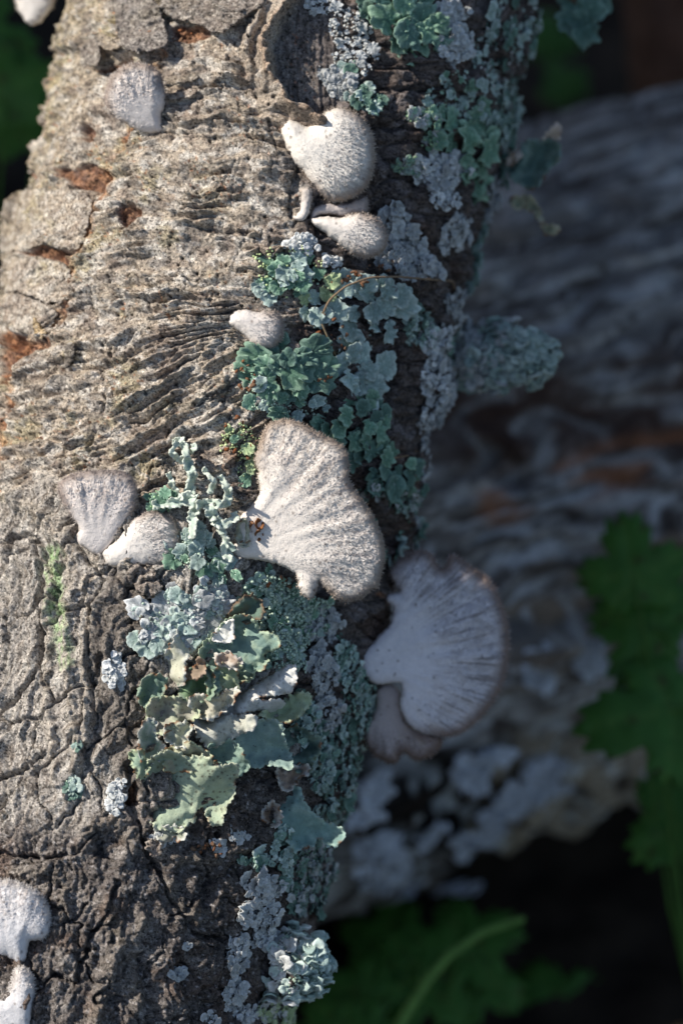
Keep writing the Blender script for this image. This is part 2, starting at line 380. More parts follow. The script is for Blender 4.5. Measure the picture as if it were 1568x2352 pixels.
PHI_F = np.radians(np.linspace(-99, 100, 600)); PHI_C = np.radians(np.linspace(100, 261, 44))[1:-1]
PHI = np.r_[PHI_F, PHI_C]
AF = np.linspace(-1300, 1300, 980)
AA = np.r_[np.linspace(-2900, -1300, 60)[:-1], AF, np.linspace(1300, 3500, 70)[1:]]
def on_axis(a, phi, r):
    return A0 - AX*a[..., None] + r[..., None]*(np.cos(phi)[..., None]*EZ + np.sin(phi)[..., None]*EX)
gA, gP = np.meshgrid(AA, PHI, indexing='ij')
P0 = on_axis(gA, gP, np.full(gA.shape, RL)); gx, gy = proj(P0)
GH, GC = painted(gx, gy, gA, RL*gP)
back = sm(gP, math.radians(100), math.radians(118))*sm(gP, math.radians(261), math.radians(245))
GH = GH*(1-.4*back)
def height_at(a, phi):
    i = np.clip(np.searchsorted(AF, a)-1, 0, len(AF)-2); j = np.clip(np.searchsorted(PHI_F, phi)-1, 0, len(PHI_F)-2)
    o = 59
    return np.maximum(np.maximum(GH[i+o, j], GH[i+o+1, j+1]), .5*(GH[i+o, j+1]+GH[i+o+1, j]))
def LP(px, py, lift=0., clampphi=1.62):
    """photograph position -> point on the log surface, normal, angle, along"""
    px = np.asarray(px, float); py = np.asarray(py, float)
    d = np.stack([px-784, 1176-py, np.full(px.shape, -D)], -1); d /= np.linalg.norm(d, axis=-1)[..., None]
    O = np.array([0, 0, D])-A0
    dp = d-(d@AX)[..., None]*AX; op = O-O.dot(AX)*AX
    a = (dp*dp).sum(-1); b = 2*(dp@op); c = op.dot(op)-(RL+4)**2
    disc = np.maximum(b*b-4*a*c, 0); t = (-b-np.sqrt(disc))/(2*a)
    P = O+d*t[..., None]
    al = -(P@AX); phi = np.arctan2(P@EX, P@EZ)
    h = height_at(al, phi)
    n = np.cos(phi)[..., None]*EZ+np.sin(phi)[..., None]*EX
    return on_axis(al, phi, RL+h+lift), n, phi, al
def LZ(px, py): return float(LP(np.array([px]), np.array([py]))[0][0, 2])

log = empty('leaning_log', W(A0-AX*3300))
props(log, 'weathered leaning log with cracked grey bark, carrying the white bracket fungi and lichens', 'log')
nA, nP = gA.shape
P = on_axis(gA, gP, RL+GH)
idx = np.arange(nA*nP).reshape(nA, nP); nx = np.roll(idx, -1, 1)
F = np.stack([idx[:-1], idx[1:], nx[1:], nx[:-1]], -1).reshape(-1, 4)
V = P.reshape(-1, 3); Cc = GC.reshape(-1, 3)
V = np.vstack([V, A0-AX*AA[0]*1.02, A0-AX*AA[-1]*1.0]); Cc = np.vstack([Cc, S(120, 90, 66), S(100, 80, 60)])
n0 = nA*nP
T = np.vstack([np.stack([np.full(nP, n0), idx[0], nx[0]], 1), np.stack([np.full(nP, n0+1), nx[-1], idx[-1]], 1)])
obj('bark', V, [F, T], M_bark, Cc, log)

# ------------------------------------------------------------------ outline-based sheets
def cdt(outline, spacing, jitter=.25):
    lo = outline.min(0); hi = outline.max(0)
    xs = np.arange(lo[0], hi[0], spacing); ys = np.arange(lo[1], hi[1], spacing*.87)
    X, Y = np.meshgrid(xs, ys); X = X+(np.arange(len(ys))[:, None] % 2)*spacing*.5
    X = X.ravel()+rng.uniform(-jitter, jitter, X.size)*spacing; Y = Y.ravel()+rng.uniform(-jitter, jitter, Y.size)*spacing
    m = inside(X, Y, outline); X = X[m]; Y = Y[m]
    dd = seg_dist(X, Y, outline, None, True); m = dd > spacing*.55; X = X[m]; Y = Y[m]
    pts = np.vstack([outline, np.c_[X, Y]]); n = len(outline)
    vs, es, fs, *_ = delaunay_2d_cdt([Vector(p) for p in pts], [], [list(range(n))], 1, 1e-4)
    v = np.array([(p.x, p.y) for p in vs]); f = np.array([t for t in fs if len(t) == 3], np.int32)
    a = v[f]; cr = (a[:, 1, 0]-a[:, 0, 0])*(a[:, 2, 1]-a[:, 0, 1])-(a[:, 1, 1]-a[:, 0, 1])*(a[:, 2, 0]-a[:, 0, 0])
    f = np.where((cr > 0)[:, None], f[:, ::-1], f)          # facing the camera (photo y runs down)
    return v, f
def boundary(f):
    e = np.vstack([f[:, [0, 1]], f[:, [1, 2]], f[:, [2, 0]]]); k = {}
    for a, b in e.tolist():
        if (b, a) in k: del k[(b, a)]
        else: k[(a, b)] = 1
    return np.array(list(k.keys()), np.int32)
def roughen(p, amp, scale, seed, step):
    p = resample(p, step); n = onormal(p)
    return p+n*(amp*fbm(p[:, 0]/scale, p[:, 1]/scale, seed, 3))[:, None]
def slab(name, outline, zfun, thick, mat, colfun, parent, spacing=7., rough=(2, 14), seed=0, warp=None):
    """a sheet of real thickness from an outline: zfun(x,y,d) gives the depth of its upper face"""
    o = roughen(smooth_poly(outline, 1), rough[0], rough[1], seed, spacing*.55)
    v, f = cdt(o, spacing)
    d = seg_dist(v[:, 0], v[:, 1], o, None, True)
    z = zfun(v[:, 0], v[:, 1], d)
    top = ray(v[:, 0], v[:, 1], z)
    # push the lower face back along the local normal
    fn = np.cross(top[f[:, 1]]-top[f[:, 0]], top[f[:, 2]]-top[f[:, 0]]); vn = np.zeros_like(top)
    for k in range(3): np.add.at(vn, f[:, k], fn)
    vn /= np.linalg.norm(vn, axis=1)[:, None]+1e-9
    bot = top-vn*(thick(d) if callable(thick) else thick)[..., None] if callable(thick) else top-vn*thick
    n = len(v); b = boundary(f)
    q = np.stack([b[:, 0], b[:, 0]+n, b[:, 1]+n, b[:, 1]], 1)
    c = colfun(v[:, 0], v[:, 1], d); cb = colfun(v[:, 0], v[:, 1], d*0) if True else c
    return obj(name, np.vstack([top, bot]), [np.vstack([f, f[:, ::-1]+n]), q], mat, np.vstack([c, cb]), parent)

# ------------------------------------------------------------------ fungi
TUFT_F = np.array([[0, 1, 3], [1, 2, 3], [2, 0, 3]])
def tufts(base, dirs, length, width, cols, name, parent):
    n = len(base); d = dirs/np.linalg.norm(dirs, axis=1)[:, None]
    u = np.cross(d, np.array([.3, .2, .9])); u /= np.linalg.norm(u, axis=1)[:, None]+1e-9; w = np.cross(d, u)
    vs = []
    for k in range(3):
        an = 2*math.pi*k/3; vs.append(base-d*1.5+(u*math.cos(an)+w*math.sin(an))*width[:, None])
    vs.append(base+d*length[:, None])
    V = np.stack(vs, 1).reshape(-1, 3); F = (TUFT_F[None]+4*np.arange(n)[:, None, None]).reshape(-1, 3)
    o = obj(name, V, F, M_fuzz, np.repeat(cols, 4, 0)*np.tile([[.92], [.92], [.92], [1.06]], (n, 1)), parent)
    o['kind'] = 'stuff'; return o
def mushroom(label, outline, base, slope=(0, 0), z0=None, rim=20, dome=16, drop=.0, lobes=3, ridge=5., seed=0,
             white=(222, 214, 204), edge=(150, 128, 112), fuzz=1.0, spacing=5.5, group='bracket fungi on the leaning log', stipe=.3, inset=22, hair=7., streak=.38, rimw=26):
    """fan-shaped bracket: base = where it grows from the bark; slope = how its face leans to or from the camera"""
    bx, by = base
    zb = (LZ(bx, by)-inset) if z0 is None else z0
    o = roughen(smooth_poly(outline, 2), 2.2, 9, seed, spacing*.8)
    v, f = cdt(o, spacing)
    x, y = v.T; d = seg_dist(x, y, o, None, True)
    rx = x-bx; ry = y-by; r = np.hypot(rx, ry); rm = r.max(); th = np.arctan2(ry, rx)
    fan = sm(r/rm, .15, .75)
    rd = noise(th*4.5+noise(r/60, th*2, seed+3)*.4, r*0+seed*3.3, seed)*1.0+.6*noise(th*11, r/120, seed+1)
    def ztop(x, y, d, th, r):
        dm = dome*np.sqrt(np.clip(1-(1-np.clip(d/rim, 0, 1))**2, 0, 1))
        fan = sm(r/rm, .15, .75)
        rd = noise(th*4.5+noise(r/60, th*2, seed+3)*.4, r*0+seed*3.3, seed)*1.0+.6*noise(th*11, r/120, seed+1)
        z = zb+slope[0]*(x-bx)+slope[1]*(y-by)+dm-drop*np.maximum(r/rm-.35, 0)**2*rm
        z = z+ridge*rd*fan*np.minimum(d/14, 1)+1.6*noise(x/7, y/7, seed+5)*np.minimum(d/6, 1)
        return z+1.6*noise(th*30, r/26, seed+6)*sm(r/rm, .4, .9)*np.minimum(d/8, 1)
    z = ztop(x, y, d, th, r)
    top = ray(x, y, z)
    zb2 = zb+slope[0]*rx+slope[1]*ry-drop*np.maximum(r/rm-.35, 0)**2*rm
    gill = 2.5*np.sin(th*60)*fan
    bot = ray(x, y, zb2-np.minimum(d*.9, 9+10*(1-fan))+gill*np.minimum(d/10, 1)*.5)
    n = len(v); b = boundary(f); isb = np.zeros(n, bool); isb[b.ravel()] = True
    mp = np.arange(n)+n; mp[isb] = np.where(isb)[0]
    bot[isb] = top[isb]
    wcol = S(*white); ecol = S(*edge)
    def colr(x, y, d, th, r):
        c = np.ones(x.shape+(3,))*wcol
        c = mix(c, sm(fbm(th*6, r/50, seed+8, 3), .05, .8)*.35*sm(r/rm, .2, .6), S(196, 184, 176))
        far = sm(r/rm, .45, .75)
        c = mix(c, sm(d, rimw, 4)*far*.8, ecol); c = mix(c, sm(noise(x/5, y/5, seed+9), .2, .6)*.28*far, S(150, 138, 130))
        c = mix(c, sm(noise(th*36, r/80, seed+30), .0, .6)*streak*sm(r/rm, .35, .75), S(140, 126, 120))
        w1_, w2_, wi_ = worley(x/13, y/13, seed+11); c = mix(c, sm(w1_, .17, .09)*(wi_ > .78)*.75, S(90, 70, 56))
        return c
    c = colr(x, y, d, th, r)
    under = np.ones((n, 3))*S(190, 168, 150)
    t = empty('bracket_fungus', W(ray(np.array([bx]), np.array([by]), np.array([zb])))[0])
    props(t, label, 'fungus', group)
    cap = obj('cap', np.vstack([top, bot]), np.vstack([f, mp[f][:, ::-1]]), M_mush, np.vstack([c, under]), t)
    # felt of short hairs, longer towards the rim
    ar = abs(area2(o))/2; N = int(ar/15*fuzz)
    lo = o.min(0); hi = o.max(0); X = rng.uniform(lo[0], hi[0], N*3); Y = rng.uniform(lo[1], hi[1], N*3)
    m = inside(X, Y, o); X = X[m]; Y = Y[m]; dd = seg_dist(X, Y, o, None, True)
    R_ = np.hypot(X-bx, Y-by); TH = np.arctan2(Y-by, X-bx)
    keep = rng.random(len(X)) < .06+.94*sm(R_/rm, .3, .8); X, Y, dd, R_, TH = (q[keep] for q in (X, Y, dd, R_, TH))
    B = ray(X, Y, ztop(X, Y, dd, TH, R_)); k = len(X); out = sm(R_/rm, .3, .9)
    gl = noise(X/16, Y/16, seed+20)*1.2
    dr = np.stack([np.cos(TH+gl)*(.4+.8*out), -np.sin(TH+gl)*(.4+.8*out), .42+.3*rng.random(k)], 1)+rng.normal(0, .25, (k, 3))
    ln = .72*hair*(.4+.75*out)*rng.uniform(.6, 1.3, k); wdt = rng.uniform(.7, 1.2, k)
    cc = colr(X, Y, dd, TH, R_)*rng.uniform(.95, 1.2, (k, 1))
    # rim hairs
    nr = onormal(o); sel = np.repeat(np.arange(len(o)), 3); ox = o[sel]+rng.normal(0, 1.5, (len(sel), 2)); on = nr[sel]
    rr = np.hypot(ox[:, 0]-bx, ox[:, 1]-by); m = rr > .42*rm; ox = ox[m]; on = on[m]; rr = rr[m]; k2 = len(ox)
    tht = np.arctan2(ox[:, 1]-by, ox[:, 0]-bx)
    B2 = ray(ox[:, 0], ox[:, 1], ztop(ox[:, 0], ox[:, 1], np.zeros(k2), tht, rr)+rng.uniform(-4, 5, k2))
    dr2 = np.stack([on[:, 0], -on[:, 1], rng.uniform(-.5, .6, k2)], 1)+rng.normal(0, .3, (k2, 3))
    c2 = np.ones((k2, 3))*lerp(ecol, wcol, rng.random((k2, 1))*.6)
    tufts(np.vstack([B, B2]), np.vstack([dr, dr2]), np.r_[ln, rng.uniform(.5, 1.1, k2)*hair], np.r_[wdt, rng.uniform(.8, 1.4, k2)], np.vstack([cc, c2]), 'felt', t).parent = cap
    return t
mushroom('small grey shell-shaped fungus on the pale layered bark below the lifted bark flakes',
  R(0,(313,300),(300,292),(285,282),(262,268),(245,245),(240,225),(245,200),(255,180),(270,163),(290,150),(315,144),(340,148),(358,158),(370,172),(376,195),(379,225),(378,250),(370,262),(372,285),(380,303),(350,310),(318,304)),
  (348,300), slope=(.05,-.5), dome=24, rim=30, ridge=3, seed=1, white=(214,208,204), edge=(140,126,116), inset=4, hair=9, fuzz=1.3)
mushroom('white fungus with a thick bulging stalk, uppermost of the three growing from one crevice',
  R(2,(145,600),(155,560),(190,545),(225,560),(260,580),(290,575),(320,550),(345,520),(380,500),(430,495),(480,510),(520,540),(550,580),(572,630),(580,690),(575,760),(560,820),(530,870),(490,900),(440,920),(390,930),(350,915),(320,890),(300,860),(275,830),(255,790),(225,770),(200,740),(175,690),(160,650)),
  (652,298), slope=(-.12,.05), dome=44, rim=58, ridge=2, seed=2, white=(232,225,214), edge=(160,142,128), inset=6)
mushroom('tiny finger-like fungus stub below the thick-stalked white fungus',
  R(2,(235,870),(270,858),(290,880),(285,930),(275,990),(245,1025),(205,1010),(200,990),(230,980),(238,930)),
  (678,500), slope=(.1,-.1), dome=14, rim=10, ridge=0, seed=3, white=(214,206,198), edge=(190,180,170), fuzz=.3, inset=2, hair=4, spacing=3.5)
mushroom('half hidden grey fungus lobe wedged under the thick-stalked white fungus',
  R(2,(275,990),(300,950),(350,930),(420,940),(480,920),(540,895),(550,930),(548,985),(500,990),(440,1000),(420,995),(370,985),(320,990),(290,1015)),
  (715,500), slope=(-.25,-.1), dome=16, rim=16, ridge=2, seed=4, white=(190,180,174), edge=(150,136,126), inset=0, hair=4, fuzz=.4, spacing=4)
mushroom('white club-shaped fungus with fuzzy tip, lowest of the three in one crevice',
  R(2,(300,1000),(360,990),(420,1005),(450,990),(490,980),(550,985),(595,1005),(625,1050),(640,1090),(630,1140),(600,1170),(550,1190),(500,1180),(450,1150),(400,1110),(340,1065),(290,1030),(270,1005)),
  (715,510), slope=(-.1,-.05), dome=34, rim=34, ridge=2, seed=5, white=(228,220,210), edge=(160,142,128), inset=2)
mushroom('small white fungus with tapered stalk beside the green lichen rosettes',
  R(4,(65,340),(75,300),(110,278),(160,278),(205,290),(235,282),(280,285),(310,305),(325,345),(322,390),(300,440),(260,465),(215,468),(180,450),(160,415),(130,385),(95,365),(75,350)),
  (528,735), slope=(-.05,0), dome=26, rim=30, ridge=2.5, seed=6, white=(222,214,206), edge=(158,142,130), inset=6)
mushroom('grey-rimmed fan fungus, upper one of a joined pair on ridged bark',
  R(3,(265,780),(275,740),(320,710),(390,695),(470,690),(540,690),(590,705),(620,740),(635,800),(630,850),(600,890),(570,930),(545,980),(520,1020),(490,1060),(460,1085),(420,1070),(390,1045),(360,1030),(352,990),(370,955),(345,920),(315,875),(285,840)),
  (222,1268), slope=(.0,-.28), dome=14, rim=22, ridge=4.5, seed=7, white=(222,214,208), edge=(136,122,114), inset=4)
mushroom('smooth white fan fungus, lower one of a joined pair on ridged bark',
  R(3,(470,1070),(500,1040),(550,1000),(580,960),(605,920),(650,890),(690,870),(740,880),(790,905),(820,945),(830,1000),(825,1060),(800,1105),(750,1130),(690,1125),(620,1130),(560,1140),(510,1135),(480,1105)),
  (240,1278), slope=(.05,-.1), dome=26, rim=36, ridge=3, seed=8, white=(226,219,210), edge=(150,136,126), inset=-4)
BIG = np.vstack([R(4,(80,1390),(108,1330),(100,1290),(110,1240),(150,1200),(185,1170),(205,1140),(215,1090),(200,1050),(212,1020),(195,990),(190,945),(210,900),(225,850),(240,810),(280,790),(340,780),(400,795),(460,830),(510,860),(560,880),(605,910),(622,960),(625,1020),(620,1060),(640,1090),(670,1130),(700,1180),(730,1220),(760,1280),(780,1340),(790,1400),(780,1470),(760,1540),(750,1568)),
                 R(6,(1540,320),(1500,365),(1440,390),(1390,400),(1330,385),(1290,340),(1240,285),(1228,270),(1222,330),(1190,385),(1150,370),(1115,330),(1112,260),(1080,222),(1020,190),(940,165),(850,150),(760,145))])
mushroom('largest pale fan fungus with ribbed felted cap above the papery lichen',
  BIG, (548,1262), slope=(.02,-.06), dome=18, rim=26, drop=.10, ridge=6.5, seed=9, white=(226,218,208), edge=(150,130,112), inset=-2, fuzz=1.5, hair=5.2)
mushroom('wide shaded kidney-shaped fungus with brown fringed rim on the dark side of the log',
  R(7,(165,990),(200,960),(240,920),(270,880),(300,860),(310,820),(320,780),(290,760),(285,735),(310,715),(340,720),(335,690),(305,650),(305,620),(335,580),(380,550),(430,532),(470,540),(490,575),(515,610),(540,615),(550,580),(555,555),(590,560),(640,600),(700,640),(740,670),(765,720),(790,790),(810,860),(815,930),(810,1000),(800,1060),(780,1130),(740,1200),(680,1270),(620,1320),(560,1340),(500,1340),(430,1320),(380,1290),(350,1230),(340,1180),(355,1145),(350,1110),(320,1105),(240,1118),(180,1080),(165,1030)),
  (832,1520), slope=(-.16,-.02), dome=20, rim=26, drop=.12, ridge=9, seed=10, streak=.75, rimw=34, white=(226,220,220), edge=(132,104,86), inset=18, hair=11, fuzz=1.3)
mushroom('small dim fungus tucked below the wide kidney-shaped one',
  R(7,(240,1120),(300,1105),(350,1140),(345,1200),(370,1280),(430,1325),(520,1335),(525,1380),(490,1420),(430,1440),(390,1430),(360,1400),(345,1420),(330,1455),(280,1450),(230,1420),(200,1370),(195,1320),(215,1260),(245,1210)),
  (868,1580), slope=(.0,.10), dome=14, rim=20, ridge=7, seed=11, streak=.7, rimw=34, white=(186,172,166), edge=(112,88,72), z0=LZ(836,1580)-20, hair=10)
mushroom('bluish white fungus cushion beside the cracked brown bark lump',
  R(5,(-90,960),(-40,940),(30,935),(90,950),(130,965),(180,990),(215,1040),(235,1100),(235,1160),(215,1200),(175,1220),(140,1215),(130,1260),(120,1310),(80,1330),(60,1300),(0,1285),(-90,1280)),
  (30,2215), slope=(.0,-.12), dome=34, rim=46, ridge=4, seed=12, white=(218,216,216), edge=(196,190,184), inset=2)
mushroom('white fungus below the bluish white cushion, growing over broken bark',
  R(5,(70,1345),(110,1330),(150,1370),(165,1430),(150,1520),(140,1600),(130,1690),(-60,1690),(-60,1490),(0,1495),(40,1480),(50,1430),(60,1380)),
  (40,2360), slope=(.0,-.1), dome=22, rim=30, ridge=4, seed=13, white=(214,212,212), edge=(196,190,184), inset=2)
mushroom('out of focus white fungus at the mossy shoulder of the log',
  R(1,(60,-90),(62,-20),(75,20),(90,60),(120,100),(150,125),(190,105),(225,60),(250,20),(262,-40),(250,-100),(150,-120)),
  (80,45), slope=(.0,-.15), dome=26, rim=34, ridge=2, seed=14, white=(228,222,214), edge=(190,180,170), inset=4)

# ------------------------------------------------------------------ lichens
PAL = {'blue': (S(140, 160, 152), S(186, 200, 192)), 'green': (S(98, 132, 110), S(152, 180, 156)), 'teal': (S(80, 108, 96), S(122, 148, 134)),
       'pale': (S(160, 164, 162), S(202, 202, 198)), 'yellow': (S(146, 164, 124), S(186, 198, 156)), 'lilac': (S(154, 158, 158), S(192, 194, 194)), 'far': (S(178, 186, 196), S(206, 212, 222))}
GRAN = {'blue': S(174, 192, 172), 'green': S(152, 180, 138), 'teal': S(112, 140, 116), 'pale': S(190, 190, 184), 'yellow': S(184, 198, 146), 'lilac': S(182, 184, 182), 'far': S(200, 204, 212)}
def lobe_proto(seed, spokes=56, rings=6):
    r = np.random.default_rng(seed); th = np.linspace(0, 2*math.pi, spokes, endpoint=False)
    k = int(r.integers(4, 8)); p0 = r.uniform(0, 6.28)
    rad = .5*(1+.12*np.cos(th))*(1-.34*(.5-.5*np.cos(th))*r.uniform(.3, 1))
    front = np.clip(.6+.5*np.cos(th), 0, 1)
    w = th+.35*np.sin(th*2+p0)
    rad = rad*(1+front*(.27*np.abs(np.sin(k*w/2+p0))**.7-.17+.13*np.abs(np.sin(k*1.25*w+p0*1.7))**.6))*(1+.16*fbm(2.2*np.cos(th)+seed*.7, 2.2*np.sin(th), 260+seed % 40, 3))
    V = [np.array([[.42, 0, .0]])]; D_ = [np.zeros(1)]
    for i in range(1, rings+1):
        f = i/rings; rr = rad*f
        n = .08*f*f*np.sin(2*th+p0)+.15*f**3*(.35+np.sin(k*w+p0*2))+.05*f**2*np.sin(3*th+p0*3)
        V.append(np.stack([.42+rr*np.cos(th), rr*np.sin(th)*.95, n+.12*np.sin(np.clip(.42+rr*np.cos(th), 0, 1)*3)], 1)); D_.append(np.full(spokes, f)); q_ = V[-1]; q_[:, 2] += .035*f*noise(q_[:, 0]*7+seed, q_[:, 1]*7, 280)+.02*noise(q_[:, 0]*15+seed, q_[:, 1]*15, 281)
    last = V[-1]
    V.append(last*[1, 1, 1]-[0, 0, .07]); D_.append(np.full(spokes, .8))
    V.append((last-[.42, 0, 0])*[.5, .5, .5]+[.42, 0, -.10]); D_.append(np.full(spokes, .2))
    nR = rings+2; F = []
    T = [[0, 1+j, 1+(j+1) % spokes] for j in range(spokes)]
    for i in range(nR-1):
        for j in range(spokes):
            a = 1+i*spokes; F.append([a+j, a+spokes+j, a+spokes+(j+1) % spokes, a+(j+1) % spokes])
    return np.vstack(V), np.array(T), np.array(F), np.concatenate(D_)
NVAR = 9
LOBES = [lobe_proto(100+i) for i in range(NVAR)]
LOBE_ME = {}
def lobe_mesh(var, pal):
    if (var, pal) not in LOBE_ME:
        V, T, F, d = LOBES[var]; c0, c1 = PAL[pal]
        mot = fbm(V[:, 0]*5, V[:, 1]*5, 200+var, 3)
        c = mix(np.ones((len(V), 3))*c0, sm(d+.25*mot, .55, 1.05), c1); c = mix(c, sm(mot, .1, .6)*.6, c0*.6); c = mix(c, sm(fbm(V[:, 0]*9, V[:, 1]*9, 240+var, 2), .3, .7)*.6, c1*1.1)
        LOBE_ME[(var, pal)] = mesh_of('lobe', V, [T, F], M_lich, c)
    return LOBE_ME[(var, pal)]
SMALL = [lobe_proto(300+i, 13, 3) for i in range(6)]
t_ = (1+5**.5)/2
ICO_V = np.array([(-1, t_, 0), (1, t_, 0), (-1, -t_, 0), (1, -t_, 0), (0, -1, t_), (0, 1, t_), (0, -1, -t_), (0, 1, -t_), (t_, 0, -1), (t_, 0, 1), (-t_, 0, -1), (-t_, 0, 1)])/math.hypot(1, t_)
ICO_F = np.array([(0, 11, 5), (0, 5, 1), (0, 1, 7), (0, 7, 10), (0, 10, 11), (1, 5, 9), (5, 11, 4), (11, 10, 2), (10, 7, 6), (7, 1, 8), (3, 9, 4), (3, 4, 2), (3, 2, 6), (3, 6, 8), (3, 8, 9), (4, 9, 5), (2, 4, 11), (6, 2, 10), (8, 6, 7), (9, 8, 1)])
def tangents(n):
    t2 = AX-(n@AX)[..., None]*AX*0-n*(n@AX)[..., None]; t2 /= np.linalg.norm(t2, axis=-1)[..., None]
    return np.cross(t2, n), t2           # right, up along the log
def frames(P, n, ang, tilt, roll=0.):
    tx, ty = tangents(n)
    u = np.cos(ang)[:, None]*tx-np.sin(ang)[:, None]*ty      # ang in photo sense (y down)
    v = np.cross(n, u)
    u2 = np.cos(tilt)[:, None]*u+np.sin(tilt)[:, None]*n; n2 = np.cross(u2, v)
    return u2, v, n2
def spread(reg, cnt, r, mind):
    """points in a region (list of ellipses (cx,cy,rx,ry) or a polygon) kept mind apart"""
    out = []
    if isinstance(reg, np.ndarray):
        lo = reg.min(0); hi = reg.max(0); n = cnt*14
        X = r.uniform(lo[0], hi[0], n); Y = r.uniform(lo[1], hi[1], n); m = inside(X, Y, reg); C = np.c_[X, Y][m]
    else:
        ar = np.array([e[2]*e[3] for e in reg]); pick = r.choice(len(reg), cnt*8, p=ar/ar.sum())
        rr = np.sqrt(r.random(cnt*8)); th = r.uniform(0, 6.283, cnt*8); E = np.array(reg, float)[pick]
        C = np.c_[E[:, 0]+E[:, 2]*rr*np.cos(th), E[:, 1]+E[:, 3]*rr*np.sin(th)]
    keep = np.zeros((0, 2))
    for p in C:
        if len(keep) == 0 or np.min((keep[:, 0]-p[0])**2+(keep[:, 1]-p[1])**2) > mind*mind:
            keep = np.vstack([keep, p])
            if len(keep) >= cnt: break
    return keep
def surf(pts, lift=0.):
    P, n, phi, al = LP(pts[:, 0], pts[:, 1], lift); return P, n
def merged(protos, P, U, V_, N_, size, wid, cols, name, parent, mat=None):
    vs = []; ts = []; qs = []; cs = []; off = 0
    which = np.arange(len(P)) % len(protos)
    for k, (pv, pt, pf, pd) in enumerate(protos):
        m = which == k
        if not m.any(): continue
        p = P[m]; n = len(p); s = size[m][:, None, None]
        X = p[:, None]+s*(pv[None, :, 0:1]*U[m][:, None]+pv[None, :, 1:2]*V_[m][:, None]*wid[m][:, None, None]+pv[None, :, 2:3]*N_[m][:, None])
        vs.append(X.reshape(-1, 3)); o = off+np.arange(n)[:, None, None]*len(pv)
        ts.append((pt[None]+o).reshape(-1, 3))
        if pf is not None: qs.append((pf[None]+o).reshape(-1, 4))
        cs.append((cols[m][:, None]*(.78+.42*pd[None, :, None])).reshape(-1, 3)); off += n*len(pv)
    fl = [np.vstack(ts)]+([np.vstack(qs)] if qs else [])
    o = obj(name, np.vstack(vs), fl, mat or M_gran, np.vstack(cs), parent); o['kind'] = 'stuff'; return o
def granules(reg, cnt, size, cols, parent, r, lift=(4, 12), mind=3.5, surface=None, name='granules'):
    pts = spread(reg, cnt, r, mind)
    # cluster: more where a slow noise is high
    pts = pts[fbm(pts[:, 0]/22, pts[:, 1]/22, int(r.integers(1, 900)), 2) > -.22]
    if len(pts) == 0: return
    P, n = (surface or surf)(pts); k = len(pts); P = P+n*r.uniform(lift[0], lift[1], k)[:, None]
    u = np.tile([1., 0, 0], (k, 1)); v = np.tile([0., 1, 0], (k, 1)); w = np.tile([0., 0, 1], (k, 1))
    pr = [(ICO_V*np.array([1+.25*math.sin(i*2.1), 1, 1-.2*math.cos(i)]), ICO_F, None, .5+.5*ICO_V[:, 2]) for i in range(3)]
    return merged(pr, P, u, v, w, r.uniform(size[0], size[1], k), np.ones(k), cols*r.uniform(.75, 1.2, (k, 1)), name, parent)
def lichen(label, reg, n, size, pal, ng=0, gsize=(2.0, 3.8), seed=0, small=0, ssize=(7, 14), tilt=(.1, .7), lift=3, group='leafy lichens on the leaning log',
           gpal=None, name='leafy_lichen', radial=.6, surface=None, pal2=None, glift=(2, 8)):
    r = np.random.default_rng(9000+seed); srf = surface or surf
    if isinstance(reg, np.ndarray): ctr = reg.mean(0)
    else: E = np.array(reg, float); ctr = (E[:, :2]*(E[:, 2:3]*E[:, 3:4])).sum(0)/(E[:, 2]*E[:, 3]).sum()
    P0, n0 = srf(ctr[None]); base = W(P0)[0]
    t = empty(name, base); props(t, label, 'lichen', group)
    if n:
        pts = spread(reg, n, r, size[0]*.45); k = len(pts)
        dv = pts-ctr; an = np.arctan2(dv[:, 1], dv[:, 0])*1.0+r.normal(0, radial, k)
        order = np.argsort(-np.hypot(dv[:, 0], dv[:, 1])); pts = pts[order]; an = an[order]
        sz = 1.28*r.uniform(size[0], size[1], k)*r.uniform(.65, 1.2, k)
        P, nn = srf(pts); P = P+nn*(lift+np.linspace(0, 7, k))[:, None]
        U, Vv, Nn = frames(P, nn, an, r.uniform(tilt[0], tilt[1], k)*.55)
        P = P-U*sz[:, None]*.4
        for i in range(k):
            pl = pal2 if (pal2 and r.random() < .4) else pal
            o = bpy.data.objects.new('lobe', lobe_mesh(int(r.integers(NVAR)), pl)); COL.objects.link(o); o.parent = t
            s = sz[i]*Q; loc = W(P[i])-base; a = Wd(U[i])*s; b = Wd(Vv[i])*s*r.uniform(.7, 1.1); c = Wd(Nn[i])*s*r.uniform(.35, .9)
            o.matrix_basis = Matrix(((a[0], b[0], c[0], loc[0]), (a[1], b[1], c[1], loc[1]), (a[2], b[2], c[2], loc[2]), (0, 0, 0, 1)))
    if small:
        pts = spread(reg, small, r, ssize[0]*.4); k = len(pts)
        hi = 10 if small > 72 else 1.5
        P, nn = srf(pts); P = P+nn*r.uniform(-1, hi, k)[:, None]
        U, Vv, Nn = frames(P, nn, r.uniform(0, 6.283, k), r.uniform(0, .55 if small > 72 else .12, k)); P = P-U*r.uniform(4, 9, (k, 1)); c0, c1 = PAL[pal]; c2, c3 = PAL[pal2 or pal]
        f = sm(fbm(pts[:, 0]/18, pts[:, 1]/18, seed+5, 2), -.4, .4)[:, None]
        cols = lerp(lerp(c0, c1, r.random((k, 1))), lerp(c2, c3, r.random((k, 1))), f)
        merged(SMALL, P, U, Vv, Nn, r.uniform(ssize[0], ssize[1], k), np.full(k, 1.), cols, 'crust', t, M_lich)
    if ng: granules(reg, ng, gsize, GRAN[gpal or pal], t, r, lift=glift, surface=surface)
    return t
L = lichen
G1 = 'leafy lichens on the leaning log'; G2 = 'crusty lichen patches on the leaning log'
